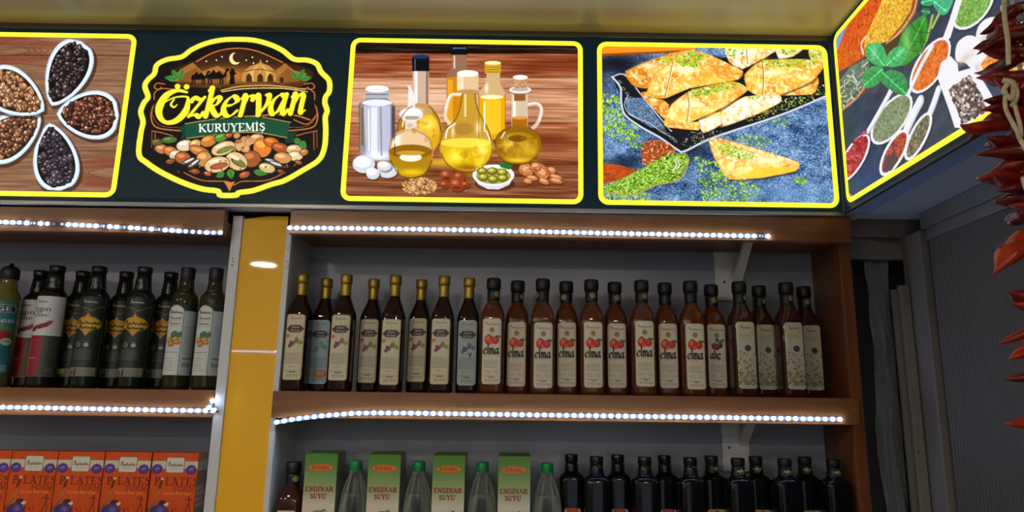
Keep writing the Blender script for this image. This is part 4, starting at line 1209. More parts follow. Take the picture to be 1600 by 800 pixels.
o['label'] = 'shop emblem with yellow lettering, camels and nuts'

s2 = thing('lightbox_sign', 'backlit sign with spice spoons on the right side, angled towards the camera', 'sign', (.82, 1.0, 2.07))
S2 = s2.location
box('case', 0.7962, 0.848, 0.60, 1.5935, 2.0715, 2.546, mat('sign_case_right', (120, 138, 170), 0.45), s2)
box('face', 0.7922, 0.7962, 0.60, 1.5935, 2.0765, 2.5445, FACE, s2)
box('bottom_profile', 0.7895, 0.7975, 0.60, 1.5935, 2.0695, 2.0765, mat('dark_profile', (52, 56, 62), 0.4, metal=0.4), s2, 0.0006)
A = art_spice()
w, h = EY0 - EY1, EZ1 - EZ0
me = print_mesh('picture_spice', A, lambda u, v: (0 * u, (.5 - u) * w, (.5 - v) * h), round_keep(w, h, .024))
o = obj('picture', me, PRINT, s2, Vector((.7918, (EY0 + EY1) / 2, (EZ0 + EZ1) / 2)) - S2)
o['label'] = 'picture of spices on white spoons with mint leaves'
r = obj('border', ring_mesh('border_right', w, h, .025, .0125, .0006), BORD, o, (-.0008, 0, 0))
r.rotation_euler = (0, 0, -math.pi / 2)
r['label'] = 'glowing yellow rounded border'
# ------------------------------------------------------------------ printed labels for bottles and boxes
def label_art(wm, hm, bg, seed, dot=.0007):
    """artwork space: x 0..100, y 0..100*h/w, in label widths"""
    W, H = int(round(wm / dot)), int(round(hm / dot))
    k = W * 2 / 100.0
    A = Art(W, H, bg, lambda p: p * k, seed=seed)
    A.hh = 100.0 * hm / wm
    return A

PAPER = print_mat('printed_paper', False, .5)
GLOSSP = print_mat('printed_gloss_card', False, .3, .15)

def wrap(hw, n, wm, zc, hm, off=.0006):
    """lay a sheet around the front of a rounded-square body of half width hw"""
    def f(u, v):
        x = (u - .5) * wm
        y = -hw * (1 - np.clip(np.abs(x / hw), 0, .999) ** n) ** (1 / n) - off
        return x, y, zc + (.5 - v) * hm
    return f

def wrap_round(r, wm, zc, hm, off=.0006):
    def f(u, v):
        a = (u - .5) * wm / r
        return (r + off) * np.sin(a), -(r + off) * np.cos(a), zc + (.5 - v) * hm
    return f

def art_elma(alic=False):
    A = label_art(.046, .160, (216, 206, 184), 31)
    H = A.hh
    A.a[:] = A.tex((216, 206, 184), (14, 14, 14), 20, 20, 2)
    A.stroke([(4, 4), (96, 4), (96, H - 4), (4, H - 4)], 1.2, (160, 140, 96), closed=True, sm=False)
    scrawl(A, 12, 88, 38, 16, (90, 76, 52), 2.4, 3); fine_lines(A, 35, 68, 41, 44, 1, (110, 96, 66))
    A.ell(50, 62, 13.5, 13.5, (120, 96, 36)); A.ell(50, 62, 11, 11, (168, 140, 62)); A.stroke([(44, 62), (50, 56), (56, 64)], 3, (100, 78, 28))
    if alic:
        for x, y, r in ((36, 120, 17), (66, 116, 16), (50, 128, 14)):
            A.ell(x, y, r, r, (92, 20, 22)); A.ell(x - 3, y - 4, r * .6, r * .5, (160, 44, 44)); A.ell(x - 5, y - 6, 3, 3, (236, 170, 160))
        A.poly([(50, 100), (40, 86), (52, 76), (62, 84), (58, 98)], (52, 112, 44), sm=True); A.poly([(60, 98), (74, 84), (92, 82), (88, 96), (72, 104)], (66, 128, 50), sm=True)
        letters(A, 'alıç', 12, 188, 27, (44, 34, 24), LOW, .30, .07, 0, 0, .08, .72)
    else:
        A.ell(67, 117, 22, 20, (196, 40, 28)); A.ell(64, 112, 12, 9, (222, 84, 56))
        A.ell(36, 114, 25, 27, (206, 44, 28)); A.ell(30, 106, 10, 14, (240, 150, 110), 20, .7); A.ell(46, 128, 10, 10, (226, 90, 50)); A.ell(33, 88, 8, 4, (150, 30, 20))
        A.poly([(64, 100), (74, 90), (92, 92), (98, 100), (84, 104)], (70, 106, 52), sm=True)
        letters(A, 'elma', 7, 188, 29, (32, 24, 18), LOW, .29, .09, 0, 0, .07, .74)
    fine_lines(A, 10, 60, 194, 199, 1, (90, 80, 60)); fine_lines(A, 30, 70, 206, 210, 1, (110, 100, 80))
    fine_lines(A, 10, 92, 218, 262, 10, (150, 134, 104), .75); fine_lines(A, 10, 48, 268, 290, 5, (140, 124, 94)); fine_lines(A, 60, 92, 268, 290, 5, (146, 130, 100))
    fine_lines(A, 10, 92, 298, 306, 2, (110, 98, 74)); A.rect(38, 308, 66, 312, (70, 60, 46))
    for k in range(18): A.rect(16 + 4 * k, 318, 17.6 + 4 * k, 332, (96, 84, 64), .8 if k % 3 else 0.2)
    return A

def art_grape(kind=0):
    cols = [(208, 198, 168), (150, 172, 186), (166, 176, 178)]
    A = label_art(.046, .160, cols[kind], 33 + kind)
    H = A.hh
    A.a[:] = A.tex(cols[kind], (14, 14, 14), 20, 20, 2)
    edge = (172, 140, 70) if kind == 0 else (196, 206, 210)
    A.stroke([(3, 3), (97, 3), (97, H - 3), (3, H - 3)], 3, edge, closed=True, sm=False)
    scrawl(A, 20, 80, 28, 13, (110, 104, 84), 2.2, 4)
    A.stroke([(50, 40), (53, 52), (47, 54)], 2, (120, 110, 90))
    pl = [(14, 70), (24, 58), (76, 58), (88, 70), (98, 77), (88, 86), (78, 98), (24, 98), (12, 86), (4, 77)]
    c = (66, 34, 40) if kind == 0 else (46, 44, 52)
    A.poly(pl, c); A.stroke(pl, 1.6, (150, 130, 110), closed=True, sm=False)
    write(A, 'Üzüm', 32, 75, 12, (226, 216, 196), 40, shear=.35); write(A, 'Sirkesi', 26, 92, 11, (226, 216, 196), 50, shear=.35)
    fine_lines(A, 8, 94, 106, 111, 2, (140, 128, 100), .8)
    if kind == 0: A.ell(14, 116, 11, 9, (206, 84, 60)); fine_lines(A, 6, 22, 112, 118, 2, (240, 200, 180))
    g = np.random.default_rng(5)
    base = [(110, 40, 76), (132, 58, 96), (88, 30, 64)] if kind == 0 else [(70, 60, 96), (90, 76, 112), (60, 84, 100)] if kind == 2 else [(96, 130, 140), (120, 150, 156), (80, 112, 124)]
    lf = (140, 156, 60) if kind == 0 else (104, 134, 124)
    for x, y in ((70, 144), (82, 150), (60, 130)):
        A.poly([(x - 10, y + 6), (x - 4, y - 10), (x + 8, y - 8), (x + 12, y + 4), (x + 2, y + 12)], lf, sm=True)
    for k in range(34):
        t = g.random(); x = 52 - 28 * t + (g.random() - .5) * 30 * (1.1 - t); y = 138 + 36 * t + (g.random() - .5) * 14
        A.ell(x, y, 5, 5, base[k % 3]); A.ell(x - 1.5, y - 1.5, 1.6, 1.6, tuple(np.minimum(np.array(base[k % 3]) + 70, 255)))
    if kind == 2: A.stroke([(58, 176), (66, 190), (72, 176), (66, 200), (70, 214)], 5, (30, 30, 34))
    A.rect(4, 200, 96, 262, tuple(np.array(cols[kind]) * .93), .7)
    fine_lines(A, 8, 92, 204, 262, 12, tuple(np.array(cols[kind]) * .68), .8); fine_lines(A, 24, 76, 270, 280, 2, (120, 110, 90)); fine_lines(A, 10, 92, 290, 304, 3, (120, 110, 86)); A.rect(34, 302, 70, 307, (70, 62, 50))
    for k in range(16): A.rect(20 + 4 * k, 314, 21.6 + 4 * k, 330, (96, 86, 64), .8 if k % 4 else .15)
    if kind == 1:
        A.ell(62, 292, 36, 22, (166, 112, 64), 12); A.ell(58, 288, 26, 12, (190, 138, 84), 12)
    return A

def art_pale():
    A = label_art(.046, .163, (196, 188, 162), 36)
    A.a[:] = A.tex((196, 188, 162), (12, 12, 12), 20, 20, 2)
    scrawl(A, 22, 78, 38, 15, (86, 76, 56), 2.6, 6)
    A.stroke([(74, 56), (79, 50), (84, 56), (79, 61)], 1.6, (120, 104, 78), closed=True)
    fine_lines(A, 14, 74, 62, 67, 1, (130, 116, 88)); fine_lines(A, 14, 88, 70, 76, 1, (110, 96, 70), .9, .05); fine_lines(A, 16, 88, 82, 87, 1, (130, 116, 88))
    A.ell(58, 140, 17, 17, (60, 60, 68)); A.stroke([(48, 140), (68, 140)], 1.6, (130, 126, 120), sm=False); A.stroke([(50, 134), (58, 130), (66, 134)], 1.6, (120, 116, 112))
    g = np.random.default_rng(9)
    for k in range(210):
        y = 330 - 190 * g.random() ** 1.6; x = 4 + 92 * g.random()
        if g.random() > (y - 140) / 130: continue
        c = [(92, 88, 66), (70, 72, 62), (120, 112, 84), (84, 92, 64)][k % 4]
        a = g.random() * 6.3
        if k % 3 == 0:
            A.ell(x, y, 6, 4.5, c, math.degrees(a), .85); A.ell(x, y, 3.4, 2, (186, 172, 132), math.degrees(a))
        else:
            A.stroke([(x, y), (x + 5 * math.cos(a), y + 5 * math.sin(a)), (x + 10 * math.cos(a + .5), y + 10 * math.sin(a + .5))], 2, c, .9)
    return A

def art_gold():
    A = label_art(.066, .196, (22, 30, 26), 41)
    H = A.hh
    A.a[:] = A.tex((22, 30, 27), (10, 10, 10), 30, 30, 2)
    A.rect(0, 0, 5, H, (40, 62, 44)); A.rect(94, 0, 100, H, (44, 84, 54))
    scrawl(A, 26, 68, 24, 10, (196, 196, 180), 2.2, 2); fine_lines(A, 36, 50, 8, 11, 1, (150, 150, 140))
    A.stroke([(2, 44), (30, 40), (55, 52), (75, 40), (98, 34)], 1.6, (150, 150, 90)); A.stroke([(30, 40), (40, 58), (52, 52)], 1.4, (140, 140, 90))
    d = [(46, 62), (54, 74), (72, 80), (86, 92), (92, 104), (84, 118), (66, 124), (54, 136), (46, 146), (38, 136), (26, 124), (8, 118), (2, 104), (8, 92), (22, 80), (38, 74)]
    A.poly(d, (196, 144, 24), sm=True); A.blob(60, 104, 24, 24, (226, 190, 50), .6)
    A.stroke(d, 1.4, (110, 76, 10), closed=True)
    scrawl(A, 12, 86, 105, 14, (50, 36, 12), 4, 21); scrawl(A, 14, 84, 105, 10, (60, 42, 12), 3, 22); scrawl(A, 20, 76, 122, 13, (56, 40, 12), 4, 23); scrawl(A, 22, 74, 121, 9, (60, 42, 12), 3, 24); fine_lines(A, 34, 60, 126, 130, 1, (80, 56, 14))
    for x in (26, 52):
        fine_lines(A, x - 8, x + 10, 164, 170, 1, (150, 150, 144)); A.ell(x, 180, 8, 8, (150, 150, 148)); A.ell(x, 180, 5.5, 5.5, (60, 62, 62) if x < 40 else (170, 170, 168))
    A.rect(6, 194, 72, 236, (50, 54, 56)); fine_lines(A, 10, 70, 198, 234, 9, (88, 90, 92), .8)
    fine_lines(A, 16, 70, 242, 256, 4, (80, 82, 84), .7)
    A.rect(2, 262, 92, 294, (126, 126, 120)); A.poly([(22, 292), (26, 268), (30, 264), (32, 292)], (30, 30, 30)); A.rect(8, 276, 18, 290, (60, 60, 58)); fine_lines(A, 38, 88, 266, 290, 5, (90, 90, 86), .7)
    return A

def art_isgin():
    A = label_art(.066, .196, (206, 206, 208), 42)
    H = A.hh
    A.rect(0, 0, 100, 150, (200, 202, 206)); A.rect(0, 148, 100, H, (58, 66, 54)); A.rect(0, 150, 46, H - 6, (140, 22, 34)); A.rect(0, 152, 10, H - 6, (190, 80, 60)); A.rect(6, 164, 40, 168, (190, 50, 56))
    scrawl(A, 14, 44, 26, 9, (60, 60, 64), 1.8, 7); fine_lines(A, 24, 36, 10, 13, 1, (120, 120, 124))
    write(A, 'ışgın', 2, 58, 20, (58, 58, 64), 54, bold=.006); write(A, 'sirkesi', 0, 78, 15, (58, 58, 64), 52, bold=.004)
    g = np.random.default_rng(4)
    for k in range(26):
        t = k / 25
        x = 4 + 54 * t; y = 128 - 26 * t
        a = g.random() * 2
        A.ell(x, y + (g.random() - .5) * 12, 9, 4.5, [(132, 26, 34), (160, 40, 44), (104, 18, 26)][k % 3], -40 + 30 * g.random())
    A.stroke([(2, 130), (20, 112), (34, 122), (60, 100)], 4, (120, 24, 30))
    fine_lines(A, 8, 34, 224, 232, 1, (214, 190, 190), .9, .05); fine_lines(A, 8, 30, 250, 256, 1, (190, 120, 120))
    A.rect(60, 262, 92, 284, (60, 72, 66)); fine_lines(A, 62, 90, 264, 284, 4, (110, 120, 112), .7)
    return A

def art_almond():
    A = label_art(.070, .176, (188, 194, 196), 43)
    H = A.hh
    A.rect(0, 0, 100, 22, (30, 40, 30)); A.poly([(4, 22), (10, 12), (22, 4), (32, 2), (42, 6), (52, 14), (56, 24), (56, H), (0, H), (0, 24)], (206, 208, 206))
    A.rect(56, 22, 100, H, (172, 182, 188)); A.rect(54, 20, 57, H, (130, 146, 146))
    scrawl(A, 10, 50, 34, 12, (50, 46, 44), 2.4, 9)
    scrawl(A, 12, 48, 54, 11, (126, 126, 122), 3, 31); scrawl(A, 12, 46, 74, 11, (136, 136, 132), 3, 32); A.rect(10, 57, 48, 58.4, (150, 150, 146)); A.rect(10, 78, 48, 79.4, (150, 150, 146))
    for x, y, r in ((18, 128, 12), (38, 124, 13), (26, 142, 11), (44, 136, 9)):
        A.ell(x, y, r, r * .9, (176, 108, 44)); A.ell(x - 2, y - 3, r * .6, r * .5, (222, 164, 76))
    for p in ([(24, 120), (22, 104), (36, 94), (44, 102), (38, 116)], [(38, 116), (48, 98), (56, 100), (54, 116)]): A.poly(p, (66, 112, 62), sm=True)
    fine_lines(A, 6, 50, 166, 172, 1, (90, 88, 86), .8, .05); fine_lines(A, 8, 44, 186, 236, 6, (150, 150, 148), .6)
    fine_lines(A, 62, 96, 76, 176, 14, (126, 136, 140), .8); A.rect(64, 188, 94, 196, (116, 124, 128))
    for k in range(10): A.rect(64 + 3 * k, 206, 65.6 + 3 * k, 222, (70, 74, 78))
    return A

def art_ege():
    A = label_art(.070, .180, (30, 96, 112), 44)
    H = A.hh
    A.a[:] = A.tex((34, 104, 122), (20, 20, 20), 40, 60, 2)
    A.stroke([(10, 14), (90, 14), (98, 27), (90, 40), (10, 40), (2, 27)], 2.4, (160, 190, 196), closed=True, sm=False); A.poly([(10, 16), (90, 16), (95, 27), (90, 38), (10, 38), (4, 27)], (16, 36, 46))
    write(A, 'GE', 42, 35, 16, (206, 216, 216), 42, bold=.01); write(A, 'Sirkesi', 8, 76, 19, (190, 206, 210), 88, shear=.2, bold=.006); fine_lines(A, 20, 84, 80, 86, 1, (150, 180, 186))
    A.poly([(20, 112), (50, 98), (80, 104), (92, 122), (80, 146), (50, 154), (24, 140)], (140, 30, 34), sm=True); A.poly([(54, 98), (76, 86), (100, 94), (96, 106), (74, 106)], (84, 120, 50), sm=True); A.ell(40, 120, 14, 9, (196, 70, 66), 20); A.ell(82, 142, 15, 13, (170, 190, 166)); A.rect(72, 140, 92, 143, (60, 110, 80))
    A.rect(60, 222, 94, 246, (120, 150, 156)); fine_lines(A, 10, 56, 170, 236, 8, (70, 140, 156), .5)
    return A

def art_darkred():
    A = label_art(.040, .130, (190, 170, 130), 45, .0008)
    A.ell(50, 12, 34, 30, (150, 34, 26)); A.ell(50, 14, 24, 20, (196, 70, 50)); A.rect(12, 50, 88, 60, (150, 40, 30)); fine_lines(A, 10, 90, 80, 300, 22, (150, 130, 96))
    return A
def art_darkcream():
    A = label_art(.046, .130, (196, 160, 104), 46, .0008)
    A.poly([(40, 12), (50, 4), (62, 10), (54, 22), (44, 22)], (110, 84, 40)); fine_lines(A, 10, 90, 40, 270, 20, (150, 120, 76))
    return A
def art_seal(c=(196, 180, 110)):
    A = Art(24, 24, (16, 16, 22), lambda p: p * .48, seed=47)
    A.ell(50, 50, 44, 44, c); A.ell(50, 50, 34, 34, (30, 28, 26)); A.stroke([(30, 60), (40, 34), (52, 58), (66, 36)], 10, c); A.stroke([(28, 72), (70, 70)], 8, c)
    return A
def art_script(c=(214, 200, 140)):
    A = Art(34, 22, (12, 12, 16), lambda p: p * .68, seed=48)
    A.stroke([(8, 40), (22, 28), (30, 44), (40, 20), (44, 44), (60, 26), (66, 42), (84, 26), (94, 30)], 6, c); A.stroke([(48, 8), (52, 30)], 5, c); A.stroke([(30, 52), (60, 60), (86, 44)], 4, c)
    return A

# ------------------------------------------------------------------ glass, caps
AMBER = mat('amber_vinegar_glass', (126, 66, 26), 0.06, trans=.55, ior=1.45, noise=((14, 14, 14), .12, 2))
WINE = mat('grape_vinegar_glass', (58, 24, 22), 0.05, trans=.55, ior=1.45, noise=((14, 14, 14), .1, 2))
GREENG = mat('dark_green_oil_glass', (26, 36, 26), 0.05, trans=.4, ior=1.45, noise=((14, 14, 14), .1, 2))
OLIVEG = mat('olive_oil_glass', (70, 66, 26), 0.05, trans=.6, ior=1.45, noise=((14, 14, 14), .1, 2))
YELG = mat('pale_vinegar_glass', (150, 138, 70), 0.05, trans=.6, ior=1.45, noise=((14, 14, 14), .1, 2))
BLACKG = mat('black_syrup_glass', (14, 14, 20), 0.08, trans=.1, spec=.3, noise=((14, 14, 14), .1, 2))
CAPK = mat('black_cap', (22, 23, 30), 0.42, noise=((60, 60, 60), .2, 2))
CAPG = mat('gold_foil', (176, 146, 66), 0.38, metal=.75, noise=((90, 90, 30), .18, 3), bump=(160, .25))
SLEEVE = mat('shiny_black_sleeve', (20, 20, 24), 0.18, noise=((60, 60, 60), .2, 2), bump=(120, .5))
PETCAP = mat('green_cap', (20, 140, 66), 0.35, noise=((30, 30, 30), .08, 2))
PET = clear_plastic('pet_bottle', (196, 200, 186), 0.10, 0.42, (60, .25))
LIQ = clear_plastic('pale_water', (190, 196, 178), 0.3, 0.30)

def vinegar_body(w, round_=True):
    if round_:   # rounded shoulders
        return [(0, w * .86, 4.5), (.003, w * .97, 4.5), (.010, w, 4.8), (.180, w, 4.8), (.190, w * .985, 4.2), (.200, w * .93, 3.4), (.210, w * .83, 2.7), (.219, w * .68, 2.2), (.227, w * .53, 2), (.235, w * .46, 2), (.272, w * .42, 2)]
    return [(0, w * .86, 4.5), (.003, w * .97, 4.5), (.010, w, 5), (.186, w, 5), (.193, w * .97, 4.4), (.205, w * .85, 3.4), (.220, w * .66, 2.5), (.232, w * .50, 2.1), (.240, w * .44, 2), (.276, w * .40, 2)]
def litre_body(w):
    return [(0, w * .86, 2), (.003, w * .97, 2), (.010, w, 2), (.214, w, 2), (.224, w * .98, 2), (.231, w * .92, 2), (.237, w * .80, 2), (.242, w * .66, 2), (.248, w * .58, 2), (.262, w * .54, 2), (.290, w * .48, 2)]

def kind(glass, body, cap, capm, sleeve, sleevem, label=None, seal=None):
    return dict(glass=(loft('glass', body, 32), glass), cap=(loft('cap', cap, 24), capm), sleeve=(loft('sleeve', sleeve, 24), sleevem) if sleeve else None, label=label, seal=seal)

SEAL = print_mesh('seal', art_seal(), wrap(.0160, 2, .0155, 0, .0155, .0005), lambda u, v: (u - .5) ** 2 + (v - .5) ** 2 < .22)
SCRIPT = print_mesh('script', art_script(), wrap(.0152, 2, .0215, 0, .0140, .0004))
def lab(art, hw, n, wm, zc, hm, r=.006):
    return print_mesh('label', art, wrap(hw, n, wm, zc, hm), round_keep(wm, hm, r))

w = .0295
capE = [(.259, .0170, 2), (.261, .0182, 2), (.272, .0186, 2), (.284, .0180, 2), (.287, .0164, 2)]
sleE = [(.230, .0156, 2), (.233, .0160, 2), (.250, .0161, 2), (.260, .0158, 2)]
K_ELMA = kind(AMBER, vinegar_body(w), capE, CAPK, sleE, CAPK, lab(art_elma(), w, 4.8, .046, .098, .160), SEAL)
K_ALIC = dict(K_ELMA, label=lab(art_elma(True), w, 4.8, .046, .098, .160))
AMBER_D = mat('dark_amber_vinegar_glass', (84, 42, 26), 0.06, trans=.5, ior=1.45, noise=((14, 14, 14), .12, 2))
K_PALE = kind(AMBER_D, vinegar_body(w, False), capE, CAPK, sleE, CAPK, lab(art_pale(), w, 5, .046, .101, .163), SEAL)
wg = .0272
capG = [(.268, .0140, 2), (.2695, .0152, 2), (.276, .0154, 2), (.288, .0150, 2), (.2905, .0136, 2)]
sleG = [(.236, .0128, 2), (.239, .0131, 2), (.262, .0129, 2), (.2685, .0134, 2)]
K_GR = [kind(WINE, vinegar_body(wg, False), capG, CAPG, sleG, CAPG, lab(art_grape(k), wg, 5, .046, .103, .160)) for k in range(3)]
wl = .0318
capL = [(.288, .0168, 2), (.290, .0176, 2), (.302, .0176, 2), (.304, .0160, 2)]
sleL = [(.243, .0200, 2), (.246, .0198, 2), (.270, .0176, 2), (.289, .0160, 2)]
K_GOLD = kind(GREENG, litre_body(wl), capL, SLEEVE, sleL, SLEEVE, print_mesh('label', art_gold(), wrap_round(wl, .070, .125, .196), round_keep(.070, .196, .003)))
K_ISG = kind(mat('dark_brown_oil_glass', (38, 24, 20), 0.05, trans=.4, noise=((14, 14, 14), .1, 2)), litre_body(wl), capL, SLEEVE, sleL, SLEEVE, print_mesh('label', art_isgin(), wrap_round(wl, .078, .125, .196), round_keep(.078, .196, .003)))
wa = .0318
capA = [(.270, .0160, 2), (.272, .0170, 2), (.301, .0170, 2), (.304, .0156, 2)]
sleA = [(.246, .0172, 2), (.250, .0172, 2), (.272, .0150, 2)]
K_ALM = kind(OLIVEG, litre_body(wa), capA, CAPK, sleA, mat('dark_neck_glass', (44, 40, 22), .1, noise=((20, 20, 20), .1, 2)), print_mesh('label', art_almond(), wrap_round(wa, .076, .120, .172), round_keep(.076, .172, .002)))
K_EGE = kind(YELG, [(0, .030, 2), (.004, .034, 2), (.20, .034, 2), (.216, .0325, 2), (.232, .027, 2), (.242, .0205, 2), (.262, .0180, 2), (.285, .0170, 2)],
             [(.268, .0190, 2), (.270, .0205, 2), (.292, .0205, 2), (.300, .0150, 2), (.303, .006, 2), (.310, .004, 2)], CAPK, None, None, print_mesh('label', art_ege(), wrap_round(.034, .080, .120, .180), round_keep(.080, .180, .004)))
wd = .0305
bd = [(0, wd * .86, 4.5), (.004, wd, 4.8), (.224, wd, 4.8), (.232, wd * .96, 4), (.237, wd * .84, 3), (.240, wd * .66, 2.3), (.244, wd * .56, 2), (.262, wd * .5, 2), (.278, wd * .46, 2)]
capD = [(.266, .0150, 2), (.268, .0164, 2), (.282, .0166, 2), (.2845, .0156, 2)]
sleD = [(.243, .0176, 2), (.246, .0174, 2), (.258, .0160, 2), (.267, .0150, 2)]
K_DR = kind(BLACKG, bd, capD, SLEEVE, sleD, SLEEVE, lab(art_darkred(), wd, 4.8, 0.040, .095, .130))
K_DC = kind(BLACKG, bd, capD, CAPK, sleD, CAPK, lab(art_darkcream(), wd, 4.8, .046, .096, .130), SCRIPT)
K_DC['seal_z'] = .2555; K_DC['seal_r'] = .0012

def bottle(name, label, K, x, y, z, group, rz=0.0, seal_rot=0.0, lift=0.0, cat='bottle'):
    t = thing(name, label, cat, (x, y, z + .0003), group, rz)
    for pn in ('glass', 'cap', 'sleeve'):
        if K.get(pn): obj({'glass': 'glass_body', 'cap': 'cap', 'sleeve': 'neck_sleeve'}[pn], K[pn][0], K[pn][1], t)
    if K.get('label'): obj('label', K['label'], PAPER, t, (0, 0, lift))
    if K.get('seal'):
        o = obj('seal', K['seal'], PAPER, t, (0, 0, K.get('seal_z', .2455)))
        s = 1.0 if 'seal_z' not in K else 1.11
        o.scale = (s, s, 1)
        o.rotation_euler = (0, 0, seal_rot)
    return t

ORD = ['first', 'second', 'third', 'fourth', 'fifth', 'sixth', 'seventh', 'eighth', 'ninth', 'tenth', 'eleventh', 'twelfth']
R = random.Random(3)
# --- grape vinegar row (gold foil tops)
GX = [(-.5530, 1.681, 0), (-.5090, 1.738, 1), (-.443, 1.681, 0), (-.386, 1.738, 0), (-.319, 1.681, 0), (-.2615, 1.738, 0), (-.196, 1.681, 0), (-.134, 1.700, 2)]
gl = {1: 'gold-topped grape vinegar bottle with bluish label and orange sticker', 7: 'gold-topped grape vinegar bottle with silvery label, next to the black caps', 0: 'gold-topped grape vinegar bottle nearest the yellow glass strip'}
lifts = [.003, -.004, .003, 0, -.006, .004, -.003, -.004]
for i, (x, y, k) in enumerate(GX):
    bottle('vinegar_bottle', gl.get(i, 'gold-topped grape vinegar bottle with cream label, %s of the gold tops from the left' % ORD[i]), K_GR[k], x, y, ZS, 'grape vinegar bottles', rz=R.uniform(-.05, .05), lift=lifts[i])
# --- apple vinegar row (black tops)
EX = [(-.071, 1.684), (-.0105, 1.716), (.053, 1.684), (.1145, 1.716), (.176, 1.684), (.2395, 1.716), (.303, 1.684), (.369, 1.716), (.427, 1.684)]
lifts = [.004, 0, -.004, .001, -.001, 0, .003, .001, -.002]
sr = [.6, .9, -1.2, -.5, .1, .3, .4, 1.2, -2.5]
for i, (x, y) in enumerate(EX):
    bottle('vinegar_bottle', 'amber apple vinegar bottle with red apples and elma lettering, %s of nine from the left' % ORD[i], K_ELMA, x, y, ZS, 'apple vinegar bottles', rz=R.uniform(-.05, .05), seal_rot=sr[i], lift=lifts[i])
bottle('vinegar_bottle', 'amber vinegar bottle with dark red berries on its label', K_ALIC, .4935, 1.733, ZS, 'vinegar bottles', rz=.03, seal_rot=.2, lift=.003)
pl = ['leftmost amber bottle with a cream flower-patterned label', 'second amber bottle with a cream flower-patterned label', 'third amber bottle with a cream flower-patterned label', 'amber bottle with cream flower-patterned label nearest the wooden post']
for i, (x, y) in enumerate(((.5515, 1.686), (.620, 1.738), (.671, 1.686), (.739, 1.741))):
    bottle('vinegar_bottle', pl[i], K_PALE, x, y, ZS, 'flower-label vinegar bottles', rz=.06, seal_rot=.7 - .2 * i)
# --- oils in the left cabinet
bottle('vinegar_bottle', 'pale yellow vinegar bottle with turquoise label at the left edge', K_EGE, -1.297, 1.690, ZS, 'pale vinegar bottles', rz=.30)
bottle('vinegar_bottle', 'pale vinegar bottle half hidden behind the turquoise label bottle at the left edge', K_EGE, -1.390, 1.762, ZS, 'pale vinegar bottles', rz=.30)
bottle('oil_bottle', 'dark bottle with red and white label, in the back', K_ISG, -1.266, 1.756, ZS, 'red and white label bottles', rz=.42)
bottle('oil_bottle', 'dark bottle with red and white label, in front of its twin', K_ISG, -1.177, 1.687, ZS, 'red and white label bottles', rz=.42)
gb = ['dark green oil bottle with gold emblem, back left with a small yellow tag', 'dark green oil bottle with gold emblem, front left', 'dark green oil bottle with gold emblem, back of the middle pair', 'dark green oil bottle with gold emblem, front of the middle pair', 'dark green oil bottle with gold emblem, behind the white fruit labels']
for i, (x, y) in enumerate(((-1.1555, 1.756), (-1.071, 1.687), (-1.0415, 1.756), (-.956, 1.687), (-.9245, 1.756))):
    t = bottle('oil_bottle', gb[i], K_GOLD, x, y, ZS, 'gold emblem oil bottles', rz=.30 + R.uniform(-.02, .02))
    if i == 0:
        o = obj('price_tag', box_mesh('price_tag', -.010, .010, -.0006, 0, 0, .012), mat('yellow_tag', (206, 206, 40), .6), t, (-.013, -.0320, .036))
bottle('oil_bottle', 'olive-green oil bottle with white fruit label, beside the gold emblem bottles', K_ALM, -.846, 1.686, ZS, 'white fruit label oil bottles', rz=.36)
bottle('oil_bottle', 'olive-green oil bottle with white fruit label, nearest the white cabinet edge', K_ALM, -.7745, 1.686, ZS, 'white fruit label oil bottles', rz=.34)

# --- lower right shelf
ZR = 1.195
K_LOW = dict(K_ELMA); 
bottle('vinegar_bottle', 'black-capped amber bottle alone at the left end of the lower shelf', dict(K_ELMA, glass=(loft('glass', [(a * .914, b * 1.06, c) for a, b, c in vinegar_body(.030)], 32), AMBER_D), cap=(loft('cap', [(a * .914, b, c) for a, b, c in capE], 24), CAPK), sleeve=(loft('sleeve', [(a * .914, b, c) for a, b, c in sleE], 24), CAPK), label=lab(art_elma(), .0318, 4.8, .046, .085, .14), seal_z=.2245), -.543, 1.692, ZR, 'vinegar bottles', seal_rot=.7)
# artichoke juice cartons
BW, BD, BH = .076, .076, .2820
def art_carton():
    W, H = 116, 430
    A = Art(W, H, (90, 140, 50), lambda p: p * (W * 2 / 100.), seed=51)
    y = np.linspace(0, 1, A.H)[:, None, None]
    HH = 100 * BH / BW
    g = np.interp(np.linspace(0, HH, A.H), [0, 30, 110, 150, HH], [0, .1, .62, 1, 1])[:, None, None]
    A.a[:] = np.array((74, 128, 34)) * (1 - g) + np.array((216, 206, 190)) * g
    A.ell(50, 40, 40, 11.5, (206, 96, 26)); A.ell(50, 40, 36, 9, (222, 130, 40)); letters(A, 'NURSİMA', 20, 44.5, 10, (150, 40, 14), CAPS, .2, .12, 0, .1, .04, .88)
    fine_lines(A, 31, 72, 80, 89, 2, (146, 140, 64), .8, .03); A.rect(30, 78, 72, 90, (166, 160, 90), .35)
    letters(A, 'ENGİNAR', 6, 110, 13, (150, 18, 22), CAPS, .26, .15, 0, 0, .05, 1.06); letters(A, 'SUYU', 22, 131, 13, (150, 18, 22), CAPS, .26, .15, 0, 0, .05, 1.06)
    A.ell(50, 190, 30, 24, (120, 140, 50)); A.ell(50, 190, 24, 19, (206, 200, 140)); A.stroke([(60, 172), (66, 164), (72, 168)], 4, (60, 110, 40)); A.ell(50, 196, 16, 14, (150, 160, 70))
    fine_lines(A, 14, 86, 250, 340, 12, (120, 130, 100), .6)
    return A
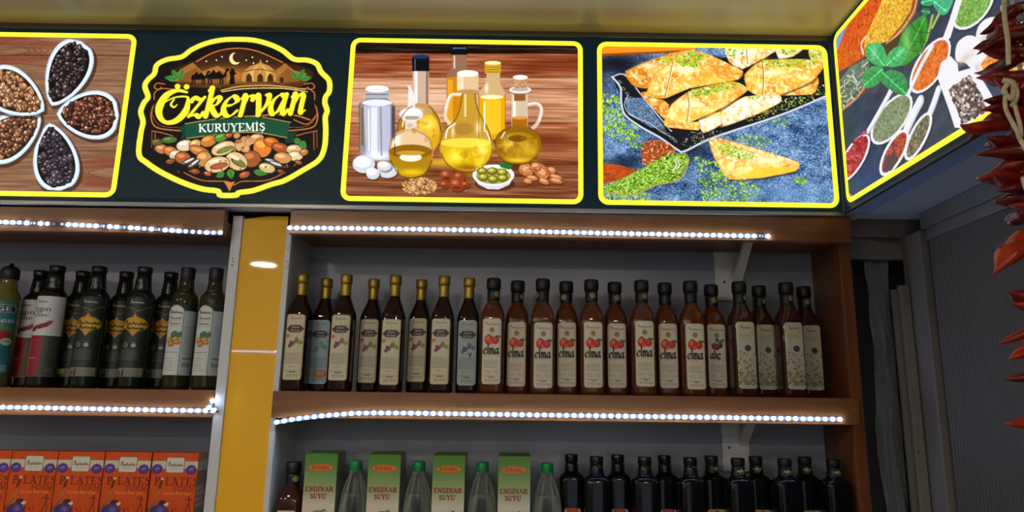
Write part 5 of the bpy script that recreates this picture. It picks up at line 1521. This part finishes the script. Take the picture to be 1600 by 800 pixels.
def art_carton_side():
    A = Art(60, 215, (44, 50, 40), lambda p: p * 1.2, seed=52)
    g = np.interp(np.linspace(0, 371, A.H), [0, 120, 371], [0, .5, 1])[:, None, None]
    A.a[:] = np.array((58, 92, 40)) * (1 - g) + np.array((150, 150, 130)) * g
    A.blob(60, 60, 26, 26, (130, 70, 50), .6); fine_lines(A, 12, 88, 120, 340, 22, (96, 100, 84), .6)
    return A
cf = print_mesh('front_print', art_carton(), lambda u, v: ((u - .5) * BW, -BD / 2 - .0003 + 0 * u, (1 - v) * BH))
cs = print_mesh('side_print', art_carton_side(), lambda u, v: (BW / 2 + .0003 + 0 * u, (u - .5) * BD, (1 - v) * BH))
cb = box_mesh('carton', -BW / 2, BW / 2, -BD / 2, BD / 2, 0, BH, .0012)
CARD = mat('green_card', (84, 124, 48), .5, noise=((12, 12, 12), .06, 2))
flap = py_mesh('top_flap', [(-BW / 2, -BD / 2, BH), (BW / 2, -BD / 2, BH), (BW / 2, BD / 2, BH + .0035), (-BW / 2, BD / 2, BH + .0035), (-BW / 2, -BD / 2, BH + .0012), (BW / 2, -BD / 2, BH + .0012), (BW / 2, BD / 2, BH + .0047), (-BW / 2, BD / 2, BH + .0047)],
               [(0, 3, 2, 1), (4, 5, 6, 7), (0, 1, 5, 4), (1, 2, 6, 5), (2, 3, 7, 6), (3, 0, 4, 7)])
cl = ['green and white artichoke juice carton at the left, beside the amber bottle', 'green and white artichoke juice carton, second from the left', 'green and white artichoke juice carton, third from the left', 'green and white artichoke juice carton nearest the dark bottles']
for i, x in enumerate((-.470, -.320, -.167, -.0117)):
    t = thing('juice_carton', cl[i], 'carton', (x, 1.703, ZR + .0003), 'artichoke juice cartons')
    obj('carton', cb, CARD, t); obj('front_print', cf, GLOSSP, t); obj('side_print', cs, GLOSSP, t); obj('top_flap', flap, CARD, t)
# clear plastic bottles with green caps
def ribbed(seg=64):
    vs, fs = [], []
    L = [(0, .026, 0), (.004, .031, 0), (.02, .033, 0), (.05, .0335, 0), (.06, .0318, 0), (.07, .0335, 0), (.10, .0335, 0), (.11, .0318, 0), (.12, .0335, 0), (.152, .0335, 0), (.160, .0325, .02), (.176, .0300, .05), (.192, .0265, .08), (.208, .0225, .09), (.222, .0186, .08), (.232, .0155, .04), (.238, .0142, 0), (.2445, .0135, 0)]
    for z, r, d in L:
        for k in range(seg):
            a = 2 * math.pi * k / seg
            q = r * (1.07 if z < .2 else 1.0 + .07 * (.238 - min(z, .238)) / .038) * (1 + d * math.cos(10 * a))
            vs.append((q * math.cos(a), q * math.sin(a), z))
    for i in range(len(L) - 1):
        for k in range(seg):
            a, b = i * seg + k, i * seg + (k + 1) % seg
            fs.append((a, b, b + seg, a + seg))
    fs.append(tuple(range(seg - 1, -1, -1)))
    return py_mesh('pet_body', vs, fs, True)
pb = ribbed()
pc = loft('pet_cap', [(.2440, .0150, 2), (.2448, .0154, 2), (.2640, .0152, 2), (.2665, .0138, 2)], 30)
pr = loft('collar', [(.2385, .0150, 2), (.2400, .0156, 2), (.2425, .0156, 2), (.2435, .0148, 2)], 24)
lq = loft('water', [(.003, .025, 2), (.02, .0310, 2), (.15, .0315, 2), (.176, .0275, 2), (.19, .0242, 2)], 32)
pl = ['clear plastic bottle with green cap, leftmost, right of the first carton', 'clear plastic bottle with green cap, second from the left', 'clear plastic bottle with green cap, third from the left', 'clear plastic bottle with green cap beside the dark bottles']
for i, x in enumerate((-.3955, -.2430, -.0890, .0675)):
    t = thing('plastic_bottle', pl[i], 'bottle', (x, 1.700, ZR + .0003), 'green-capped plastic bottles')
    obj('bottle_body', pb, PET, t); obj('water', lq, LIQ, t); obj('cap', pc, PETCAP, t); obj('collar', pr, PET, t)
# black syrup bottles
DX = [(.130, 1.748), (.186, 1.684), (.246, 1.748), (.302, 1.684), (.363, 1.748), (.412, 1.684), (.481, 1.748), (.527, 1.684), (.592, 1.748), (.640, 1.684), (.715, 1.748), (.758, 1.684)]
for i, (x, y) in enumerate(DX):
    red = i < 6
    row = 'back' if i % 2 == 0 else 'front'
    pos = ['left', 'middle', 'right'][(i % 6) // 2]
    lb = ('black syrup bottle with red label, %s one of the %s three' if red else 'black syrup bottle with gold neck script, %s one of the %s three') % (pos, row)
    bottle('syrup_bottle', lb, K_DR if red else K_DC, x, y, ZR, 'black syrup bottles', rz=R.uniform(-.04, .04), seal_rot=[0, .1, 0, 0, 0, 0, .55, .15, -.1, .1, 0, .2][i])

# --- orange tea boxes in the left cabinet
TW, TD, TH = .1075, .050, .1765
def art_tea():
    W, H = 150, 246
    A = Art(W, H, (206, 72, 12), lambda p: p * (W * 2 / 100.) * np.array((1.0, .90)), seed=53)
    A.a[:] = A.tex((212, 76, 14), (16, 12, 8), 40, 40, 2)
    A.rect(0, 20, 100, 38, (206, 196, 176))
    for x in (12, 86):
        y = 39 if x < 50 else 40
        st = [(x + (12.5 if k % 2 else 10.5) * math.cos(k * math.pi / 20), y + (12.5 if k % 2 else 10.5) * math.sin(k * math.pi / 20)) for k in range(40)]
        A.poly(st, (74, 48, 130)); A.ell(x, y, 7, 7, (96, 72, 150)); A.stroke([(x - 4, y), (x + 4, y - 3)], 1.4, (200, 190, 220))
    A.poly([(30, 13), (33, 10), (68, 10), (71, 13), (71, 45), (68, 48), (33, 48), (30, 45)], (110, 90, 60)); A.poly([(31.5, 14), (34, 11.5), (67, 11.5), (69.5, 14), (69.5, 44), (67, 46.5), (34, 46.5), (31.5, 44)], (212, 204, 184))
    scrawl(A, 35, 66, 33, 9, (60, 52, 46), 1.6, 11); fine_lines(A, 40, 62, 36, 38.5, 1, (120, 110, 96))
    letters(A, 'P', 10, 76, 17, (90, 26, 12), CAPS, .16, .08, 0, 0, .1, .8); letters(A, 'LATES', 33, 76, 17, (90, 26, 12), CAPS, .16, .08, 0, 0, .1, .93)
    letters(A, 'FORM', 52, 90, 11, (110, 30, 14), CAPS, .14, .08, 0, 0, .14, 1.0)
    write(A, 'Karışık Bitki Çayı', 30, 98, 7, (226, 150, 70), 60, bold=.01)
    # figure on an exercise ball
    A.poly([(20, 74), (24, 62), (27, 60), (27, 72), (22, 92), (18, 90)], (110, 34, 24)); A.ell(26, 62, 3, 3, (216, 196, 180)); A.stroke([(22, 88), (18, 108), (20, 120)], 6, (176, 110, 30)); A.stroke([(18, 112), (6, 128), (-4, 146)], 5, (150, 90, 20), .8); A.stroke([(38, 122), (44, 130), (43, 150)], 5, (140, 40, 24)); A.stroke([(2, 130), (-2, 150)], 4, (120, 40, 24))
    A.ell(32, 120, 10, 9, (70, 34, 36)); A.poly([(34, 122), (40, 116), (46, 118), (42, 126)], (226, 206, 190))
    A.ell(24, 140, 19, 19, (64, 44, 116)); A.blob(28, 134, 9, 8, (150, 120, 180), .8)
    A.stroke([(62, 107), (88, 109)], 1.2, (176, 110, 50)); A.stroke([(88, 106), (89, 114), (86, 126), (82, 140)], 2.6, (90, 36, 30)); A.stroke([(88, 118), (92, 132), (90, 142)], 2.2, (90, 36, 30)); A.stroke([(80, 108), (95, 110)], 2, (90, 36, 30)); A.ell(88, 103, 2, 2.2, (80, 30, 26))
    write(A, '45', 50, 140, 12, (150, 36, 20), 16, bold=.004)
    A.ell(84, 148, 9, 6, (196, 190, 150)); A.ell(84, 148, 5, 3, (90, 80, 60)); A.ell(2, 148, 5, 4, (206, 196, 170))
    return A
def art_tea_side():
    A = Art(44, 150, (176, 150, 140), lambda p: p * .88, seed=54)
    A.rect(0, 0, 100, 24, (150, 140, 130)); A.rect(0, 0, 40, 30, (190, 150, 60)); A.rect(0, 40, 100, 80, (206, 212, 210)); A.ell(60, 60, 34, 26, (190, 200, 200)); A.rect(0, 80, 100, 140, (150, 130, 132)); A.rect(0, 0, 22, 350, (206, 130, 40), .5)
    for y in (150, 200): A.rect(10, y, 100, y + 36, (196, 190, 200)); A.stroke([(10, y + 22), (100, y + 6)], 5, (170, 70, 60), sm=False)
    A.rect(0, 250, 100, 350, (160, 140, 150)); fine_lines(A, 14, 96, 260, 340, 8, (120, 90, 100))
    return A
tf = print_mesh('front_print', art_tea(), lambda u, v: ((u - .5) * TW, -TD / 2 - .0003 + 0 * u, (1 - v) * TH))
ts = print_mesh('side_print', art_tea_side(), lambda u, v: (TW / 2 + .0003 + 0 * u, (u - .5) * TD, (1 - v) * TH))
tb = box_mesh('tea_carton', -TW / 2, TW / 2, -TD / 2, TD / 2, 0, TH, .001)
ORG = mat('orange_card', (206, 76, 16), .35, noise=((12, 12, 12), .05, 2))
tl = ['orange tea box cut off by the left edge', 'orange tea box, second from the left edge', 'orange tea box, third from the left edge', 'orange tea box, fourth from the left edge', 'orange tea box nearest the white cabinet edge, its side showing']
for i, x in enumerate((-1.258, -1.1485, -1.0385, -.9275, -.8155)):
    t = thing('tea_box', tl[i], 'box', (x, 1.691, 1.3003), 'orange tea boxes')
    obj('carton', tb, ORG, t); obj('front_print', tf, GLOSSP, t); obj('side_print', ts, GLOSSP, t)

# ------------------------------------------------------------------ string of dried peppers in the foreground
gx, gy = .672, .85
gp = thing('pepper_garland', 'string of dried red chilli peppers hanging at the right edge', 'pepper garland', (gx, gy, 1.55))
GB = gp.location
PEP = [mat('dried_pepper_red', (128, 28, 14), .28, noise=((40, 40, 40), .35, 3), bump=(70, .8)), mat('dried_pepper_dark', (96, 16, 10), .28, noise=((40, 40, 40), .35, 3), bump=(70, .8)), mat('dried_pepper_orange', (158, 46, 16), .3, noise=((40, 40, 40), .3, 3), bump=(70, .8))]
STEM = mat('dried_stem', (150, 130, 84), .7, noise=((60, 60, 60), .2, 3))
TWINE = mat('cotton_twine', (206, 190, 150), .85, noise=((200, 200, 200), .15, 3), bump=(300, .5))
def pepper(ax, ay, az, tipdir, L, r, mt, bend):
    d = Vector(tipdir).normalized()
    side = d.cross(Vector((0, 0, 1))).normalized()
    upv = side.cross(d)
    pts, rad = [], []
    for k in range(10):
        t = k / 9
        pts.append(d * L * t + upv * bend * math.sin(t * 2.4) * L + side * .08 * L * math.sin(4 * t + az * 90))
        rad.append(max(r * (min(1, .55 + 3 * t)) * (1 - t ** 2.6) ** .9 * (1 + .16 * math.sin(11 * t + az * 200)), .0010))
    o = obj('pepper', tube_mesh('pepper', pts, rad, 12, .66), PEP[mt], gp, Vector((ax, ay, az)) - GB)
    st = obj('stem', tube_mesh('stem', [-d * .016 + upv * .003, -d * .006, d * .002], [.0018, .0024, .0042], 7), STEM, o)
# the spray on the near side: tip x, tip z, slope towards the tip, length, thickness, colour
spec = [(.672, 2.150, .2, .075, .016, 1), (.655, 2.118, -.15, .08, .017, 0), (.622, 2.072, -.5, .090, .016, 1), (.636, 2.044, .3, .08, .018, 0), (.609, 2.012, -.25, .090, .017, 1), (.596, 1.990, -.16, .115, .019, 2), (.607, 1.976, .02, .105, .017, 0), (.630, 2.090, .1, .07, .016, 0),
        (.618, 1.958, .15, .085, .018, 1), (.610, 1.932, .05, .090, .018, 1), (.608, 1.902, .12, .100, .020, 0), (.617, 1.880, -.2, .08, .018, 1), (.635, 1.86, .2, .07, .016, 0),
        (.618, 1.806, .25, .080, .022, 0), (.606, 1.768, -1.0, .085, .021, 2), (.619, 1.748, .2, .075, .020, 1), (.626, 1.735, .05, .07, .018, 0),
        (.607, 1.682, -.45, .085, .016, 0), (.613, 1.662, -.35, .08, .017, 2), (.613, 1.642, -.15, .075, .017, 1), (.626, 1.621, .1, .06, .015, 0), (.594, 1.593, -.15, .095, .016, 2)]
pr_ = random.Random(5)
for i, (xt, zt, slope, L, r, mt) in enumerate(spec):
    for j in range(3 if zt > 1.85 else 2):
        if j == 0:
            d = Vector((-1, pr_.uniform(-.3, .1), slope)).normalized()
            base = Vector((xt, gy + pr_.uniform(-.012, .004), zt)) - d * L
        else:
            a = pr_.uniform(-1.9, .2) if j == 1 else pr_.uniform(1.6, 2.9)
            d = Vector((math.cos(a) * .7, math.sin(a), pr_.uniform(-.45, .2)))
            base = Vector((gx + .012 + pr_.uniform(-.006, .016), gy + pr_.uniform(-.008, .008), zt + pr_.uniform(-.012, .012)))
            L = L * .85
        pepper(base.x, base.y, base.z, d, L, r, mt if j == 0 else pr_.choice((0, 0, 1)), pr_.uniform(-.14, .22))
core = smooth_path([(.014, 0, -.02), (.012, .004, .12), (.018, -.003, .30), (.012, .003, .5), (.014, 0, .7), (.012, .002, .999)], 6)
obj('twine', tube_mesh('twine', core, .0028, 7), TWINE, gp)
def tw(pts, r=.0024):
    p = smooth_path(pts, 7)
    obj('twine', tube_mesh('twine_loop', [Vector(q) - GB for q in p], r, 7), TWINE, gp)
yf = .815
tw([(.665, yf, 2.31), (.657, yf, 2.23), (.648, yf - .004, 2.18), (.638, yf - .006, 2.12), (.636, yf - .008, 2.08), (.634, yf - .006, 2.045)], .0030)
tw([(.628, yf, 2.026), (.636, yf - .005, 2.02), (.640, yf, 2.008), (.632, yf - .004, 1.998), (.628, yf, 2.012), (.638, yf - .003, 2.022), (.644, yf, 2.005), (.636, yf, 1.99)], .0034)
tw([(.630, yf, 2.01), (.627, yf, 1.985), (.634, yf - .004, 1.955), (.640, yf, 1.944), (.643, yf, 1.96), (.640, yf, 1.985), (.638, yf, 2.005)], .0026)
tw([(.640, yf, 1.944), (.645, yf - .004, 1.92), (.648, yf, 1.895), (.652, yf, 1.875), (.640, yf - .004, 1.878), (.637, yf, 1.892), (.642, yf, 1.868), (.655, yf, 1.866), (.664, yf, 1.850), (.666, yf, 1.82)], .0028)
for i in range(3):
    tw([(.665 + .006 * i, yf + .01 * i, 2.30), (.65 - .01 * i, yf, 2.262 + .006 * i), (.628 + .012 * i, yf - .006, 2.262 + .004 * i)], .0014)
# ------------------------------------------------------------------ ceiling downlights: one mirrored in the glass, the rest unseen, added for front light
def downlight(x, y, label):
    t = thing('ceiling_downlight', label, 'ceiling light', (x, y, 2.549), 'round ceiling downlights')
    obj('rim', loft('rim', [(-.008, .098, 2), (-.010, .092, 2), (-.004, .086, 2), (0, .098, 2)], 28, True, False, False), WHITE, t)
    obj('lens', loft('lens', [(-.006, .084, 2), (-.003, .086, 2)], 28, False), emit('lamp_lens', (255, 243, 222), LAMP_L), t)
for x, y, lb in ((-1.82, -1.36, 'round downlight in the ceiling, mirrored as an oval in the yellow glass strip'), (-.45, -1.36, 'added round fill downlight in the ceiling behind the viewer, second from the left wall'),
             (.6, -1.36, 'added round fill downlight in the ceiling behind the viewer, nearest the right wall'), (-1.15, -2.4, 'added round fill downlight far behind the viewer, on the left'), (.2, -2.4, 'added round fill downlight far behind the viewer, on the right'),
             (-1.15, -.2, 'added round fill downlight in the ceiling left of the viewer'), (-2.5, -.2, 'added round fill downlight nearest the left wall')):
    downlight(x, y, lb)

# display shelf on the opposite side of the shop (seen mirrored in the yellow glass)
os_ = thing('opposite_shelf', 'lit display shelf on the opposite side of the shop, mirrored in the yellow glass', 'shelf', (-1.75, -1.24, 1.90))
box('board', -2.6, -.9, -1.50, -1.20, 1.90, 1.95, WOOD, os_, .001)
for bx in (-2.58, -.92):
    box('post', bx - .015, bx + .015, -1.50, -1.47, 0.0, 1.90, WOODV, os_)
for k in range(94):
    o = obj('led', led_me, None, os_, (-.83 + .0178 * k, .0402, .022))
    o.rotation_euler = (-math.pi / 2, 0, 0)
